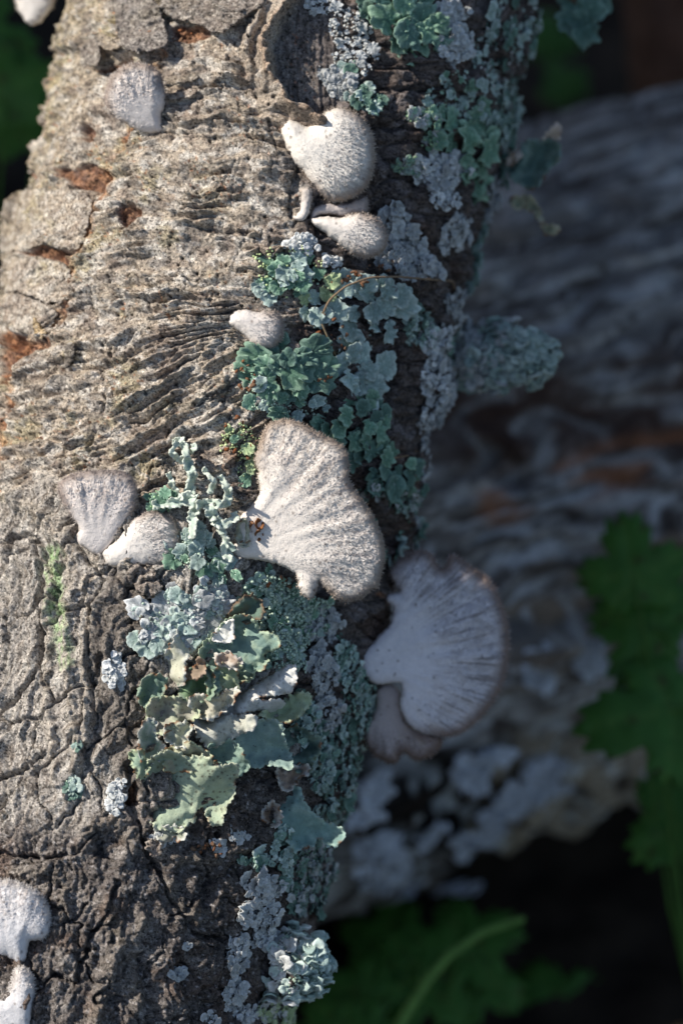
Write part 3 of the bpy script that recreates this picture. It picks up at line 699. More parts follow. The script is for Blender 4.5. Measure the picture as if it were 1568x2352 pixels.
# leafy rosettes between the fungi
L('green leafy lichen with powdery lumps right above the small tapered-stalk fungus', [(615,600,36,32),(690,610,45,45),(645,650,55,40)], 22, (26,44), 'green', 190, seed=1, pal2='blue', gpal='yellow')
L('olive grey lichen lobes with curled tips under the dry fibre', [(735,690,40,50),(775,660,30,25)], 14, (28,46), 'blue', 20, seed=2, pal2='yellow', tilt=(.3,1.0))
L('pale grey-green lichen with broad upturned lobes below the crossing fibre', [(860,690,52,40),(850,740,45,34)], 12, (44,70), 'blue', 12, seed=3, tilt=(.2,.9))
L('dark green flat lichen rosette touching the small tapered-stalk fungus', [(650,850,92,48),(620,815,45,25)], 22, (40,68), 'green', 30, seed=4, pal2='teal', tilt=(.02,.35), gpal='teal')
L('silvery green lichen lobes right of the dark green rosette', [(835,850,48,66)], 12, (42,66), 'blue', 14, seed=5, tilt=(.15,.7))
L('green rounded lichen lobes above the largest fan fungus rim', [(835,950,52,38),(790,985,50,30)], 18, (30,48), 'green', 0, seed=6, pal2='teal')
L('powdery mint lichen along the upper rim of the largest fan fungus', [(690,935,80,26),(590,915,36,30)], 12, (20,34), 'blue', 150, seed=7, gpal='blue', pal2='green')
L('deep green round-lobed lichen in shade right of the largest fan fungus', [(900,1085,52,48),(850,1060,38,46)], 18, (36,58), 'teal', 0, seed=8, pal2='green', tilt=(.05,.5))
L('small dark lichen lobes between two large fungi on the shaded side', [(920,1250,56,40),(960,1200,30,60)], 18, (26,44), 'teal', 20, seed=9, pal2='blue')
L('yellow-green crumbly lichen left of the largest fan fungus', [(545,1020,44,44),(570,1075,26,36)], 8, (20,32), 'yellow', 170, seed=10, gpal='yellow', pal2='green')
L('little mossy green lichen behind the joined pair of fungi', [(375,1150,34,26)], 6, (22,34), 'green', 70, seed=11, gpal='green')
L('grey-green powdery lichen below the branching lichen', [(455,1275,72,34),(490,1310,50,22),(430,1240,50,24)], 22, (22,38), 'blue', 220, seed=12, gpal='blue', pal2='green')
FR = R(6,(150,440),(200,390),(250,410),(290,470),(330,440),(330,400),(380,310),(440,330),(480,370),(540,290),(600,290),(610,340),(680,340),(740,360),(720,400),(660,480),(620,600),(540,640),(470,650),(420,570),(390,640),(360,710),(260,690),(210,650),(150,650),(160,590),(230,570),(210,500))
L('frosty blue-green lichen with scalloped edges left of the papery lichen', FR, 60, (24,44), 'blue', 200, gsize=(1.8,3.4), seed=13, small=90, ssize=(16,28), pal2='lilac', gpal='blue', tilt=(.02,.35))
PW = R(6,(800,280),(880,250),(960,240),(1080,260),(1130,330),(1200,390),(1300,380),(1325,450),(1300,560),(1200,600),(1150,700),(1120,800),(1000,790),(900,760),(960,640),(900,560),(860,480),(790,420))
L('thick granular green lichen cushion below the largest fan fungus', PW, 26, (22,36), 'green', 1100, gsize=(2.4,4.6), seed=14, small=160, ssize=(16,28), pal2='blue', gpal='blue', glift=(6,22))
# top and right edge
L('bright green leafy lichen at the upper part of the log beside the knot', [(930,40,62,60),(960,90,36,36),(880,10,40,30)], 22, (38,62), 'green', 20, seed=15, pal2='teal', tilt=(.05,.5))
L('grey knobbly lichen just right of the dark knot', [(810,60,50,52),(820,130,55,45),(740,10,40,22)], 10, (18,32), 'lilac', 220, seed=16, small=120, pal2='pale', gpal='pale', group=G2)
L('slate green lichen tufts above the thick-stalked white fungus', [(835,225,36,26),(800,150,20,16)], 14, (20,36), 'teal', 40, seed=17, pal2='blue', tilt=(.4,1.1))
L('vivid green smooth-lobed lichen on the shaded edge beside the curled brown-edged leaf', [(1080,330,40,46),(1095,395,34,40),(1050,290,30,20)], 13, (46,70), 'green', 18, seed=18, tilt=(.03,.4))
L('dark curled lichen lobes with tan tips sticking out from the shaded edge', [(1235,350,40,34),(1200,400,28,22)], 9, (40,62), 'teal', 0, seed=19, tilt=(.5,1.2), pal2='pale')
L('pale teal lichen ruffles along the top shaded edge', [(1180,60,62,70),(1195,180,56,60),(1130,140,46,60)], 40, (24,42), 'blue', 160, seed=20, small=160, pal2='teal', gpal='pale')
L('green-grey lichen scraps on bark blocks above the vivid green lobes', [(1050,190,46,30),(1010,230,40,30),(1090,250,40,30)], 24, (20,34), 'blue', 60, seed=21, small=70, pal2='green')
CR = [
 ('broad grey-green crust over the upper shaded edge below the ruffles', [(1200,270,44,60),(1130,300,36,40),(1190,230,40,40)], 'blue'),
 ('greenish crust clinging to blocks left of the vivid green lobes', [(1000,320,30,30),(960,270,40,20),(940,380,34,20)], 'green'),
 ('lavender crust mound under the arching dry fibre', [(960,610,60,30),(1040,540,30,50)], 'lilac'),
 ('pale crust fringe between the spur and the level crust strip', [(1080,720,40,50),(1050,700,30,30)], 'pale'),
 ('bluish crust rubble at the root of the jutting spur', [(1060,800,40,40),(960,750,40,40)], 'blue'),
 ('muted crust below the deep green round-lobed lichen', [(940,1150,40,30),(880,1130,36,22)], 'teal'),
 ('speckled crust on dark bark between the granular cushion and the kidney-shaped fungus', [(760,1440,44,40),(740,1540,34,50),(760,1640,30,50)], 'lilac'),
 ('blue-green crust flank right of the papery lichen', [(700,1660,30,60),(730,1720,34,50)], 'blue'),
 ('grey crust tuft beneath the knot', [(790,200,30,26),(760,170,24,20)], 'lilac'),
 ('dim crust strip between the grey knobbly lichen and the pale ruffles', [(1040,90,50,50),(1040,30,40,30)], 'lilac'),
 ('mauve-grey crust on the ridge under the vivid green lichen', [(1010,390,66,34),(1010,440,30,40)], 'lilac'),
 ('crumbly grey crust beside the club-shaped fungus tip', [(915,520,30,50),(930,590,56,46)], 'lilac'),
 ('pale crust spilling over the shaded edge below the curled tan lobes', [(1160,440,46,42),(1190,500,30,30)], 'pale'),
 ('grey-green crust strip on the shaded edge level with the club-shaped fungus', [(1150,560,44,46),(1120,630,30,50)], 'blue'),
 ('bluish crust column hanging beside the silvery lobes', [(1010,790,56,46),(1000,870,46,50),(1010,960,50,44)], 'lilac'),
 ('small crust tatters below the bluish crust column', [(1000,1045,26,46),(985,1090,20,24)], 'pale'),
 ('light crust on bark beside the crevice of the three joined fungi', [(690,565,34,26),(760,600,26,14)], 'lilac'),
 ('thin crust scraps above the wide kidney-shaped fungus', [(960,1180,22,50),(990,1140,14,22)], 'pale'),
 ('mottled crust band down the shaded side beneath the stalk of the kidney-shaped fungus', [(800,1530,26,60),(820,1620,30,60),(800,1720,30,60)], 'blue'),
 ('grey crust band beside the broad blue papery lobe', [(775,1820,34,60),(745,1900,40,50),(720,1760,30,60)], 'blue'),
 ('teal crust below the broad blue papery lobe tip', [(730,1990,52,46),(700,2060,42,40)], 'teal'),
 ('icy crust on the dark bark edge above the rounded lichen knob', [(600,2040,46,30),(590,2100,52,34),(620,2160,30,24)], 'pale'),
 ('frilly crust trail down the dark bark left of the rounded lichen knob', [(550,2200,26,50),(545,2290,26,40),(570,2330,20,20)], 'pale'),
 ('green-grey crust frill on the bark rim above the icy crust', [(640,1940,26,40),(655,1990,16,40),(590,1975,40,10)], 'blue'),
 ('ragged crust tuft at the foot of the shaded edge', [(650,2325,56,30)], 'yellow'),
 ('fine pale crust flecks on the dark plate left of the papery lichen', [(265,1540,20,40),(275,1570,14,14)], 'pale'),
 ('tiny blue-grey crust flecks on the ridged bark', [(168,1810,20,24),(178,1720,8,8)], 'blue'),
 ('lilac crust flecks beside the deep opening in the bark', [(262,1835,18,34),(275,1800,14,12)], 'lilac'),
 ('white crust flecks on dark bark under the big spotted lobe', [(500,1945,20,14),(545,1920,26,12),(385,1925,40,10)], 'pale'),
 ('pale crust flecks scattered low on the dark bark', [(415,2240,22,12),(430,2170,8,6),(480,2340,16,12)], 'pale'),
]
for i, (lb, reg, pal) in enumerate(CR):
    ar = sum(e[2]*e[3]*math.pi for e in reg)
    L(lb, reg, int(ar/700) if ar > 4500 else 0, (22, 40), pal, int(ar/(48 if ar > 4500 else 160)), (1.8, 3.4), 40+i, glift=((3, 10) if ar > 4500 else (0, 3)), small=int(ar/62), ssize=(12, 24), pal2='lilac' if pal == 'pale' else ('teal' if pal == 'blue' else 'pale'), group=G2, name='crusty_lichen', gpal=pal)
# spur of bark wrapped in lichen, standing out from the shaded edge
def knob(label, p0, p1, z0, z1, r0, r1, pal, seed, parent_label=None):
    a = ray(np.array([p0[0]]), np.array([p0[1]]), np.array([z0]))[0]; b = ray(np.array([p1[0]]), np.array([p1[1]]), np.array([z1]))[0]
    ax = (b-a)/np.linalg.norm(b-a); ex = np.cross(ax, [0, 0, 1.]); ex /= np.linalg.norm(ex); ez = np.cross(ex, ax); Ln = np.linalg.norm(b-a)
    t = empty('lichen_spur', W(a)); props(t, label, 'lichen', 'lichen covered spurs')
    nu, nv = 30, 26; u = np.linspace(-.1, 1, nu)[:, None]; th = np.linspace(0, 2*math.pi, nv, endpoint=False)[None]
    def pt(u, th):
        rr = lerp(r0, r1, u)*np.sqrt(np.clip(1-np.clip((u-.78)/.22, 0, 1)**2, 0.0, 1))*(1+.75*fbm(th*1.2+9*np.cos(th)*0+seed, u*3, seed, 3))
        return a+ax*(u*Ln)[..., None]+(rr*np.cos(th))[..., None]*ez+(rr*np.sin(th))[..., None]*ex
    U_, T_ = np.broadcast_arrays(u, th); P = pt(U_, T_); idx = np.arange(nu*nv).reshape(nu, nv); nx = np.roll(idx, -1, 1)
    F = np.stack([idx[:-1], nx[:-1], nx[1:], idx[1:]], -1).reshape(-1, 4); V = P.reshape(-1, 3)
    obj('bark_core', V, F, M_bark, np.ones((len(V), 3))*S(92, 82, 78), t)
    r = np.random.default_rng(seed); k = int(Ln*(r0+r1)*.012*3.1)+60; uu = r.uniform(.0, 1, k); tt = r.uniform(0, 6.283, k); P = pt(uu, tt)
    nn = (np.cos(tt))[:, None]*ez+np.sin(tt)[:, None]*ex+.8*sm(uu, .75, 1)[:, None]*ax; nn /= np.linalg.norm(nn, axis=1)[:, None]
    U2, V2, N2 = frames(P, nn, r.uniform(0, 6.283, k), r.uniform(.1, .9, k)); c0, c1 = PAL[pal]
    merged(SMALL, P, U2, V2, N2, r.uniform(14, 40, k), np.ones(k), lerp(lerp(c0, c1, r.random((k, 1))), lerp(*PAL['pale'], r.random((k, 1))), (r.random((k, 1)) < .65*sm(uu, .75, .2)[:, None])), 'crust', t, M_lich)
    k = k*3; uu = r.uniform(.0, 1, k); tt = r.uniform(0, 6.283, k); P = pt(uu, tt)+r.normal(0, 3, (k, 3)); I = np.eye(3)
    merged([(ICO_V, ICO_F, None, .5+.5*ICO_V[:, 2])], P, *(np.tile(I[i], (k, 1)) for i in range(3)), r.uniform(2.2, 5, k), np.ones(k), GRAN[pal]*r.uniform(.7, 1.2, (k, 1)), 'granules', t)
    return t
knob('lichen covered bark spur jutting out over the far log', (1065,830), (1258,815), LZ(1050,830)-40, LZ(1050,830)+40, 58, 42, 'blue', 5)
knob('rounded lichen knob jutting from the foot of the log', (640,2205), (742,2228), LZ(640,2205)-10, LZ(640,2205)+10, 60, 44, 'blue', 6)

# ------------------------------------------------------------------ the large papery lichen
def paper_col(c_in, c_edge, seed, brown=.25, spots=0., pale=None):
    def f(x, y, d):
        c = np.ones(x.shape+(3,))*S(*c_in)
        c = mix(c, sm(fbm(x/26, y/26, seed, 3), -.1, .7)*.5, S(*(pale or c_edge))); c = mix(c, sm(fbm(x/40, y/40, seed+2, 2), .1, .7)*.45, S(*c_in)*.68)
        c = mix(c, sm(d, 7, 1)*.8, S(*c_edge))
        c = mix(c, sm(d, 5, 0)*sm(noise(x/22, y/22, seed+4), .45-brown, .75-brown), S(128, 92, 66))
        if spots: c = mix(c, sm(worley(x/11., y/11., seed+6)[0], .17, .11)*(noise(x/40, y/40, seed+7) > -.3)*spots, S(66, 52, 44))
        return c
    return f
SAGE = (140,156,138); PALEG = (182,192,158); SLATE = (116,140,130); WHT = (206,206,198); BLUE = (128,150,144); GREEN = (104,128,96)
paper = empty('papery_lichen', W(LP(np.array([450.]), np.array([1620.]))[0])[0])
props(paper, 'large papery grey-green lichen with curled brown-edged lobes in the middle of the dark bark', 'lichen')
def sheet(pts, lift, slope=(0, 0), cup=0., ruffle=6., wave=(0, 60, 0.), col=SAGE, edge=PALEG, seed=0, th=2.2, spacing=5., spots=.0, brown=.2, roll=None, rough=(5.5, 9), pale=None, parent=None, name='lobe', grow=1., z_abs=None, fold=.42, rimup=13.):
    pts = np.asarray(pts, float); cx, cy = pts.mean(0); zc = (LZ(cx, cy)+lift) if z_abs is None else z_abs; size = np.hypot(*(pts-[cx, cy]).T).max()
    ev, evec = np.linalg.eigh(np.cov((pts-[cx, cy]).T)); pax = evec[:, 0]; pw = max(6., math.sqrt(ev[0]))
    if parent is None: nn = onormal(pts); pts = pts+nn*(9*grow)
    def z(x, y, d):
        u = x-cx; v = y-cy
        zz = zc+1.4*slope[0]*u+1.4*slope[1]*v+1.9*cup*(u*u+v*v)/size
        zz = zz+1.7*wave[0]*np.sin((u*math.cos(wave[2])+v*math.sin(wave[2]))/wave[1]*6.283+seed)
        if fold: w = u*pax[0]+v*pax[1]; zz = zz+fold*(np.sqrt((w+pw*.4*math.sin(seed*2.3))**2+36)-pw*.5)
        if roll: w = (-u*math.sin(roll[1])+v*math.cos(roll[1]))/roll[2]; zz = zz-roll[0]*w*w
        e = np.exp(-d/11)
        zz = zz+rimup*np.exp(-d/4.5)*(.4+noise(x/30, y/30, seed+46))
        return zz+1.5*ruffle*e*(2.4*noise(x/26, y/26, seed+40)+1.6*noise(x/11, y/11, seed+41))+5*fbm(x/34, y/34, seed+43, 2)+1.8*noise(x/9, y/9, seed+44)
    return slab(name, pts, z, th, M_sheet, paper_col(col, edge, seed+50, brown, spots, pale), parent or paper, spacing, rough, seed)
# lowest layers first
sheet(R(6,(245,990),(330,960),(400,970),(480,990),(530,1050),(480,1080),(400,1080),(330,1150),(290,1140),(250,1060)), 16, (0,.1), .1, 6, (5,60,.5), (150,148,134), PALEG, 7, spots=.5, brown=.35)
sheet(R(6,(590,1260),(660,1210),(740,1220),(780,1300),(815,1330),(790,1390),(700,1380),(640,1370),(610,1330)), 22, (0,-.1), .12, 4, (4,70,1.), SLATE, (150,170,152), 13)
sheet(R(6,(330,1290),(420,1230),(520,1240),(600,1300),(640,1370),(560,1380),(450,1360),(360,1380)), 22, (0,-.1), .12, 6, (6,50,1.), (158,156,136), PALEG, 30, spots=.7, brown=.35)
sheet(R(6,(430,950),(440,830),(500,800),(560,780),(600,800),(615,940),(520,960)), 18, (.15,.15), .15, 6, (8,60,.2), GREEN, SAGE, 3)
sheet(R(6,(220,1000),(190,930),(215,880),(270,820),(330,850),(330,900),(280,960)), 14, (0,0), .25, 9, (5,40,.2), (104,126,112), SAGE, 31)
sheet(R(6,(760,790),(840,790),(835,840),(790,850),(760,830)), 20, (0,0), .2, 4, (3,40,.2), SAGE, PALEG, 32, spacing=4)
sheet(R(6,(150,1270),(200,1260),(210,1330),(240,1390),(200,1420),(165,1350)), 12, (0,0), .25, 8, (5,40,.2), (118,138,122), PALEG, 33, spacing=4)
sheet(R(6,(210,1480),(270,1400),(230,1380),(250,1330),(350,1280),(400,1290),(480,1320),(570,1300),(640,1380),(750,1345),(750,1400),(720,1440),(730,1500),(690,1560),(650,1590),(680,1600),(650,1680),(610,1680),(590,1600),(510,1580),(500,1650),(440,1680),(430,1720),(370,1705),(280,1700),(270,1600),(280,1540),(220,1520)), 20, (.02,-.05), .08, 6, (9,130,.7), (150,164,142), (196,200,174), 14, spots=.85, brown=.12, pale=(178,186,156))
sheet(R(6,(290,1690),(340,1720),(430,1720),(460,1760),(410,1770),(390,1740),(330,1790),(310,1750)), 10, (0,.1), .1, 5, (3,40,.2), (120,124,108), WHT, 34, brown=.45, spacing=4)
sheet(R(6,(1010,1180),(1080,1130),(1140,1150),(1230,1190),(1220,1270),(1170,1330),(1170,1390),(1100,1360),(1060,1310),(1020,1260)), 14, (-.3,.1), .25, 14, (8,46,1.2), (96,120,112), SAGE, 11)
sheet(R(6,(1160,1330),(1200,1310),(1230,1360),(1200,1390),(1150,1380)), 6, (-.3,.1), .2, 6, (3,40,.2), (110,134,122), SAGE, 35, spacing=4)
sheet(R(6,(740,1170),(870,1110),(1000,1085),(1010,1180),(1030,1260),(1060,1310),(1060,1370),(1040,1350),(950,1320),(870,1345),(800,1310),(770,1250)), 36, (-.05,.25), .32, 7, (9,110,1.5), BLUE, (164,182,168), 10)
sheet(R(6,(560,700),(575,630),(640,610),(700,530),(730,500),(800,490),(850,520),(880,580),(930,590),(995,610),(990,650),(890,690),(915,720),(905,780),(840,780),(780,790),(770,740),(700,710),(640,720),(655,800),(650,950),(610,940),(600,850),(580,780)), 30, (.05,.12), .24, 9, (10,120,.9), SLATE, (176,190,160), 1, brown=.22)
sheet(R(6,(720,470),(780,390),(850,370),(895,420),(890,470),(850,500),(790,500)), 34, (0,.3), .1, 6, (6,50,.9), (96,116,104), (110,84,66), 36, brown=.4, spacing=4)
sheet(R(6,(650,770),(700,780),(770,760),(740,830),(755,880),(720,930),(650,960),(660,880)), 44, (-.3,-.1), .2, 8, (6,60,.5), (160,172,136), (196,200,170), 2, brown=.25)
sheet(R(6,(615,715),(700,705),(780,745),(770,780),(720,760),(660,755)), 52, (0,.2), .2, 8, (4,40,.5), (150,134,120), WHT, 37, brown=.5, spacing=4)
sheet(R(6,(350,760),(360,700),(400,640),(440,560),(465,600),(470,670),(430,760),(440,880),(400,870),(370,830)), 30, (.3,0), .1, 6, (5,70,1.5), (180,180,160), WHT, 4, roll=(16,1.2,18), brown=.35)
sheet(R(6,(440,830),(460,790),(530,800),(555,720),(560,760),(545,820),(490,840)), 40, (.2,0), .1, 6, (5,50,1.5), (124,110,94), (170,150,130), 38, brown=.5, spacing=4)
sheet(R(6,(500,1080),(620,1080),(750,1075),(870,1060),(860,1110),(740,1160),(620,1230),(570,1210),(530,1140)), 40, (-.02,.2), .05, 5, (4,80,.3), (176,176,162), WHT, 9, spots=.5, roll=(16,-.25,26), fold=0., rimup=4.)
sheet(R(6,(480,990),(520,940),(560,960),(640,960),(700,930),(760,900),(740,960),(640,1040),(600,1075),(540,1040)), 44, (0,.1), .1, 8, (5,50,.3), (172,168,146), WHT, 39, brown=.35, spots=.5)
sheet(R(6,(870,1050),(1000,1030),(1060,960),(1130,940),(1180,940),(1170,990),(1080,1080),(980,1070)), 38, (-.15,.1), .2, 9, (5,60,.6), (160,174,140), (188,198,168), 6, spots=.2)
sheet(R(6,(340,1170),(360,1130),(420,1110),(490,1105),(460,1180),(455,1230),(400,1220)), 36, (0,-.1), .2, 7, (4,50,.4), (168,172,148), WHT, 8, spots=.6, brown=.35)
sheet(R(6,(200,1240),(220,1120),(270,1070),(280,1130),(270,1200),(330,1230),(320,1290),(220,1340)), 30, (-.35,.0), .15, 7, (5,60,.2), (132,150,138), WHT, 12, brown=.25)
sheet(R(6,(600,1070),(700,990),(820,910),(930,850),(1060,765),(1090,770),(1095,860),(1070,920),(1000,930),(900,935),(840,960),(880,975),(1050,970),(1000,1040),(860,1020),(740,1050),(650,1075)), 62, (.04,.1), .0, 5, (3,60,.3), (206,206,200), (222,220,212), 5, roll=(26,-.52,26), spots=.45, brown=.25, fold=0., rimup=3., rough=(3, 8), grow=.5)
sheet(R(6,(630,610),(680,540),(720,505),(725,560),(710,610),(680,620)), 48, (.2,-.2), .0, 4, (2,40,.3), (216,216,208), (224,222,214), 40, brown=.05, spacing=4)
sheet(R(6,(1000,1350),(1060,1390),(1110,1360),(1175,1355),(1160,1385),(1090,1400),(1080,1440),(1050,1490),(1010,1450)), 30, (0,0), .1, 8, (5,40,.3), (156,138,122), WHT, 41, brown=.45, spacing=4)
sheet(R(6,(940,1590),(960,1560),(1000,1640),(990,1690),(955,1680),(900,1640)), 12, (0,0), .1, 8, (5,40,.3), (120,100,84), WHT, 42, brown=.45, spacing=4)
sheet(R(6,(920,1490),(980,1455),(1060,1480),(1100,1480),(1130,1580),(1180,1640),(1270,1700),(1375,1725),(1340,1800),(1300,1800),(1230,1745),(1200,1790),(1130,1810),(1095,1840),(1080,1780),(1010,1710),(980,1620),(950,1590),(920,1540)), 44, (-.12,.05), .14, 5, (12,150,1.1), (118,146,140), (162,184,172), 15, brown=.1)

# ------------------------------------------------------------------ branching lichen
br = empty('branching_lichen', W(LP(np.array([445.]), np.array([1165.]))[0])[0])
props(br, 'pale mint branching lichen with jagged flat branches left of the largest fan fungus', 'lichen')
def ribbon(pts, w, seed):
    p = np.asarray(pts, float); c = np.r_[0, np.cumsum(np.hypot(*np.diff(p, axis=0).T))]; t = np.linspace(0, c[-1], max(5, int(c[-1]/7)))
    q = np.stack([np.interp(t, c, p[:, 0]), np.interp(t, c, p[:, 1])], 1); g = np.gradient(q, axis=0); g /= np.linalg.norm(g, axis=1)[:, None]
    nn = np.stack([-g[:, 1], g[:, 0]], 1); f = t/t[-1]; ww = w*(1-.45*f)
    a = ww*(1+.7*noise(t/9, t*0+seed, seed)); b = ww*(1+.7*noise(t/9, t*0+seed+5, seed+1))
    return np.vstack([q+nn*a[:, None], (q-nn*b[:, None])[::-1]])
for i, (pts, w, lf) in enumerate([
  (((900,860),(872,800),(882,720),(862,640),(838,560)), 17, 34), (((862,650),(815,640),(785,600),(820,560)), 11, 44), (((870,610),(895,590),(890,565)), 10, 46), (((838,560),(815,545),(800,575)), 11, 40),
  (((885,800),(830,835),(770,840),(700,850)), 17, 30), (((830,830),(800,790),(775,700)), 10, 40), (((900,855),(960,840),(1040,850),(1055,790),(1010,715)), 14, 40), (((960,800),(985,740),(930,680)), 9, 34), (((1040,800),(1065,770)), 8, 48),
  (((895,850),(885,930),(880,1005)), 15, 34), (((960,845),(985,920),(1030,945),(1095,890)), 17, 46), (((1000,930),(1040,1010),(1025,1075),(1075,1105)), 12, 44), (((990,900),(965,920)), 8, 48)]):
    sheet(ribbon(R(3, *pts), w*.85, i+60), lf, (.0, .0), .05, 6, (7, 46, .8+i), (166,182,170), (206,212,198), 70+i, th=3, spacing=3.6, brown=-.2, rough=(2.4, 6), parent=br, name='branch', fold=0., rimup=4.)

# ------------------------------------------------------------------ lifted bark flakes (parts of the log)
def flake(pts, lift, slope, col, seed, th=7, rough=(3, 12), curl=.1, own=.75):
    pts = np.asarray(pts, float); cx, cy = pts.mean(0); zc = LZ(cx, cy)+lift; size = np.hypot(*(pts-[cx, cy]).T).max()
    def detail(x, y):
        P, n, phi, al = LP(x, y); h, c = painted(x, y, al, RL*phi, False); return on_axis(al, phi, RL+h), c
    def cf(x, y, d):
        c = mix(detail(x, y)[1], np.full(x.shape, own), S(*col)); c = mix(c, sm(fbm(x/12, y/12, seed+3, 3), .0, .6)*.5, S(*col)*.5); c = mix(c, sm(fbm(x/9, y/9, seed+4, 3), .1, .7)*.6, S(200, 192, 180))
        return c
    def z(x, y, d):
        u = x-cx; v = y-cy
        return detail(x, y)[0][:, 2]+lift+slope[0]*u+slope[1]*v+curl*(u*u+v*v)/size+4*fbm(x/16, y/16, seed+6, 3)
    return slab('bark_flake', pts, z, th, M_bark, cf, log, 4.5, rough, seed)
flake(R(1,(345,150),(400,120),(440,160),(455,230),(460,290),(420,305),(375,270),(365,200)), 26, (.5,.3), (118,110,104), 401, curl=.3)
flake(R(1,(520,0),(560,-20),(700,-20),(740,60),(760,130),(775,200),(700,230),(600,240),(550,190),(535,120)), 24, (.1,.3), (112,106,103), 402, curl=.25)
flake(R(1,(720,40),(760,-20),(1230,-30),(1200,20),(1100,90),(1030,150),(960,140),(930,110),(850,95),(780,75)), 22, (0,.4), (118,109,103), 403, curl=.15)
flake(R(1,(435,150),(500,160),(520,200),(560,215),(480,230),(440,190)), 26, (0,.4), (170,156,138), 404, th=5)
flake(R(1,(750,390),(860,340),(930,345),(880,370),(770,400)), 14, (0,.5), (150,138,122), 405, th=5)
flake(R(1,(760,440),(900,400),(900,430),(800,465)), 14, (0,.5), (146,130,116), 406, th=5)
flake(R(1,(0,950),(60,880),(200,870),(330,860),(425,905),(410,1020),(370,1140),(300,1150),(180,1120),(80,1160),(0,1180)), 4, (.05,-.1), (176,160,142), 407, th=6, rough=(5, 13), curl=-.05, own=.15)
flake(R(1,(0,1200),(110,1175),(200,1195),(310,1215),(335,1300),(330,1370),(250,1400),(100,1345),(0,1330)), 6, (.05,-.1), (170,156,142), 408, th=6, rough=(5, 13), curl=-.05, own=.15)
flake(R(1,(0,1345),(100,1360),(250,1410),(260,1470),(190,1530),(130,1545),(60,1500),(0,1470)), 2, (.05,-.1), (162,148,134), 409, th=6, rough=(5, 13), curl=-.05, own=.15)
flake(R(1,(150,1450),(180,1490),(215,1520),(200,1545),(165,1560)), 14, (.2,.0), (190,164,120), 410, th=5)
flake(R(3,(300,110),(335,95),(345,150),(325,205),(292,200)), 12, (.3,.1), (96,90,86), 411, th=8)
flake(R(3,(610,1150),(650,1125),(700,1150),(760,1240),(700,1270),(640,1250),(600,1190)), 22, (0,.1), (150,138,128), 412, th=12)
flake(R(3,(1030,590),(1080,600),(1090,650),(1060,690),(1040,720),(1025,650)), 18, (.2,.0), (132,104,84), 413, th=8)
flake(R(3,(1060,740),(1180,770),(1190,820),(1100,830),(1050,790)), 14, (0,.0), (122,106,96), 414, th=8)
flake(R(5,(660,760),(750,755),(775,820),(760,850),(700,840)), 12, (0,.0), (176,160,146), 415, th=7)

# ------------------------------------------------------------------ dry fibres caught on the lichens
def tube(name, P, r, mat, col, parent=None, seg=6, base=None):
    P = np.asarray(P, float); c = np.r_[0, np.cumsum(np.linalg.norm(np.diff(P, axis=0), axis=1))]; n = max(12, int(c[-1]/8)); t = np.linspace(0, c[-1], n)
    Pn = np.stack([np.interp(t, c, P[:, i]) for i in range(3)], 1)
    for _ in range(3): Pn[1:-1] = .25*Pn[:-2]+.5*Pn[1:-1]+.25*Pn[2:]
    g = np.gradient(Pn, axis=0); g /= np.linalg.norm(g, axis=1)[:, None]; u = np.cross(g, [.3, .5, .8]); u /= np.linalg.norm(u, axis=1)[:, None]; w = np.cross(g, u)
    rr = (r(t/t[-1]) if callable(r) else np.full(n, r))
    th = np.linspace(0, 2*math.pi, seg, endpoint=False)
    V = (Pn[:, None]+rr[:, None, None]*(np.cos(th)[None, :, None]*u[:, None]+np.sin(th)[None, :, None]*w[:, None])).reshape(-1, 3)
    idx = np.arange(n*seg).reshape(n, seg); nx = np.roll(idx, -1, 1); F = np.stack([idx[:-1], nx[:-1], nx[1:], idx[1:]], -1).reshape(-1, 4)
    cols = np.ones((len(V), 3))*S(*col)*(1+.25*noise(V[:, 0]/12, V[:, 1]/12, 5))[:, None]
    return obj(name, V, F, mat, cols, parent, base=base)
def over(pts, lift): 
    a = np.array(pts, float); return LP(a[:, 0], a[:, 1], lift)[0]
def fibre(label, pts, lift, r, col):
    P = over(pts, 0); P = P+np.array([0, 0, 1.])*np.asarray(lift, float)[:, None]
    props(tube('dry_fibre', P, r, M_twig, col, base=W(P[0])), label, 'fibre', 'dry fibres caught in the lichen')
fibre('tan dry fibre arching over the pale upturned lichen lobes', [(742,725),(760,690),(790,660),(840,640),(900,638),(980,645),(1050,652),(1058,676)], [10,26,34,36,40,50,60,40], 2.6, (128,108,86))
fibre('thin dry fibre crossing the deep green round-lobed lichen', [(895,1052),(950,1046),(1000,1036),(1030,1030)], [10,26,30,30], 2.4, (128,104,80))
fibre('short dry fibre running down the dark green rosette', [(745,745),(760,790),(785,815)], [30,26,20], 2.6, (112,100,80))

# ------------------------------------------------------------------ scraps lying on the largest cap
def scrap(label, polys, lift, col, edge, cat, name, seed):
    t = empty(name, W(ray(np.array([polys[0][:, 0].mean()]), np.array([polys[0][:, 1].mean()]), np.array([0.])))[0]); props(t, label, cat)
    zc = LZ(548, 1262)
    for i, p in enumerate(polys):
        sheet(p, 0, (0, 0), .3, 5, (3, 20, .4*i), col, edge, seed+i, th=2, spacing=3, brown=.3, rough=(1.6, 5), parent=t, name='fragment', fold=0., rimup=0., z_abs=zc+lift+3*i)
scrap('brown shrivelled moss scrap on the stalk of the largest fan fungus', [R(4,(165,1275),(185,1240),(195,1245),(190,1280),(175,1300)), R(4,(190,1250),(215,1235),(235,1260),(225,1290),(200,1290)), R(4,(200,1290),(225,1300),(230,1330),(205,1345),(190,1320)), R(4,(160,1245),(185,1255),(180,1270))], 22, (112,72,44), (138,92,56), 'moss', 'moss_scrap', 500)
